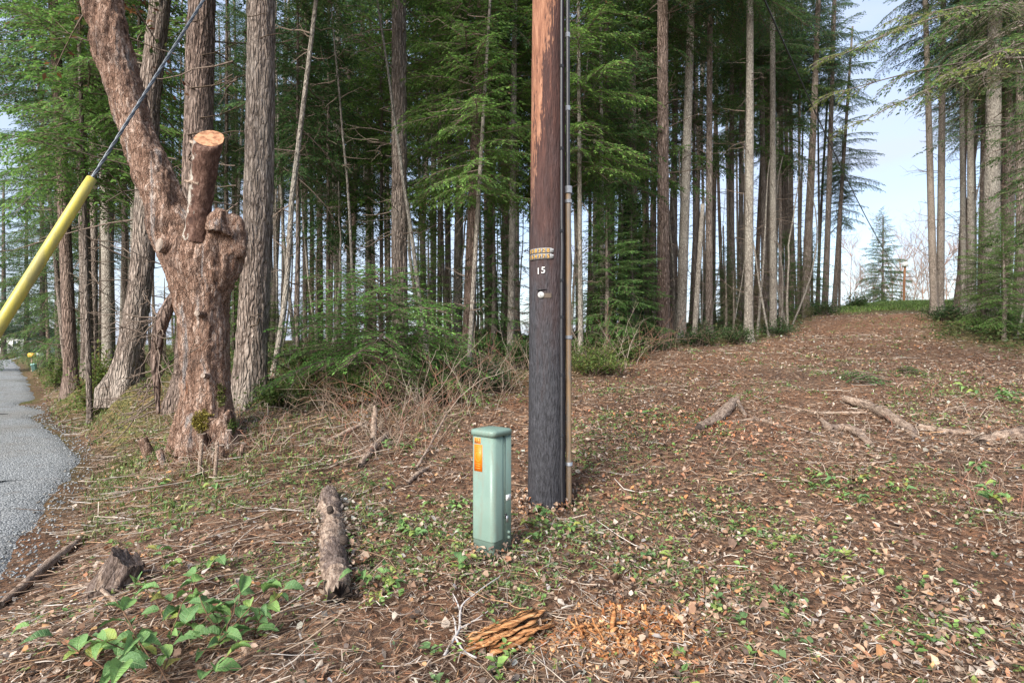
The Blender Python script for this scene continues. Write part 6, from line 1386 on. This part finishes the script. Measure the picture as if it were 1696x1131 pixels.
def bracken():
    r = np.random.default_rng(12); acc = Acc()
    for u, v, n in ((575, 672, 8), (600, 690, 5), (1062, 592, 4), (1030, 600, 4), (545, 660, 4)):
        for _ in range(n):
            c = hit(r.normal(u, 14), r.normal(v, 6)); place_branch(acc, r, 'soft', r.uniform(.25, .45), c + (0, 0, r.uniform(.05, .25)), r.uniform(0, 6.28), r.uniform(-.5, .4), r.uniform(-.5, .5), [(.30, .13, .055), (.36, .17, .075), (.23, .10, .045)])
    tag(obj('dead_bracken', acc.mesh('dead_bracken', [M['leaf_lit'], M['dark_twig']])), 'rusty orange dead bracken at the edge of the wood', 'bracken', kind='stuff')
bracken()

def wood_chips():
    r = np.random.default_rng(13); n = 2600; cl = r.integers(0, 3, n); cen = np.array([hit(1065, 1040), hit(1040, 1085), hit(985, 1070)]); sp = np.array([(.24, .10), (.30, .13), (.16, .09)])
    xy = cen[cl, :2] + r.normal(0, 1, (n, 2)) * sp[cl] * .75; k = np.exp(-((xy - cen[cl, :2]) / sp[cl]) ** 2).prod(1); z = gz(xy[:, 0], xy[:, 1]) + .004 + .035 * k * r.random(n)
    a = r.uniform(0, 6.28, n); tl = r.normal(0, .5, n); d = np.stack([np.cos(a) * np.cos(tl), np.sin(a) * np.cos(tl), np.sin(tl)], -1); s = unit(np.cross(d, r.normal(0, .4, (n, 3)) + (0, 0, 1))); L = r.uniform(.008, .035, n); w = L * r.uniform(.15, .4, n); o = np.stack([xy[:, 0], xy[:, 1], z], -1); up = np.cross(s, d)
    V = np.stack([o - s * w[:, None], o + s * w[:, None], o + d * L[:, None] + s * (w * .6)[:, None], o + d * L[:, None] - s * (w * .6)[:, None], o + d * (L * .5)[:, None] + up * (w * .5)[:, None]], 1); i = np.arange(n)[:, None] * 5
    c = np.array([(.42, .19, .07), (.52, .27, .12), (.33, .13, .05), (.58, .36, .2), (.25, .10, .045)])[r.integers(5, size=n)] * r.uniform(.75, 1.15, (n, 1))
    tag(obj('wood_chips', mesh('wood_chips', V, [np.concatenate([i + [0, 1, 4], i + [1, 2, 4], i + [2, 3, 4], i + [3, 0, 4]])], M['leaf_lit'], col=np.repeat(c, 5, 0))), 'orange crumbs of rotten wood scattered at the bottom centre', 'wood chips', kind='stuff')
wood_chips()

def gravel():
    r = np.random.default_rng(14); n = 5500; y = np.exp(r.uniform(math.log(2.5), math.log(16), n)); off = -np.abs(r.exponential(1.1, n)) + r.normal(.05, .12, n); x = road_x(y) + off; z = gz(x, y, False) + .03; s = r.uniform(.005, .014, n) * np.clip(.8 + y / 12, 1, 2)
    oc = np.array([(1, 0, 0), (-1, 0, 0), (0, 1, 0), (0, -1, 0), (0, 0, .8), (0, 0, -.5)], dtype=float); f = np.array([(0, 2, 4), (2, 1, 4), (1, 3, 4), (3, 0, 4), (2, 0, 5), (1, 2, 5), (3, 1, 5), (0, 3, 5)])
    a = r.uniform(0, 6.28, n); base = oc[None] * (s[:, None, None] * r.uniform(.6, 1.3, (n, 6, 1))); V = np.stack([base[..., 0] * np.cos(a)[:, None] - base[..., 1] * np.sin(a)[:, None], base[..., 0] * np.sin(a)[:, None] + base[..., 1] * np.cos(a)[:, None], base[..., 2]], -1) + np.stack([x, y, z], -1)[:, None]
    c = np.array([(.20, .212, .22), (.27, .285, .29), (.14, .15, .155), (.23, .215, .19)])[r.integers(4, size=n)] * r.uniform(.7, 1.25, (n, 1))
    tag(obj('loose_gravel', mesh('loose_gravel', V, (np.arange(n)[:, None, None] * 6 + f[None]).reshape(-1, 3), M['leaf_lit'], col=np.repeat(c, 6, 0))), 'loose grey gravel along the road edge', 'gravel', kind='stuff')
gravel()
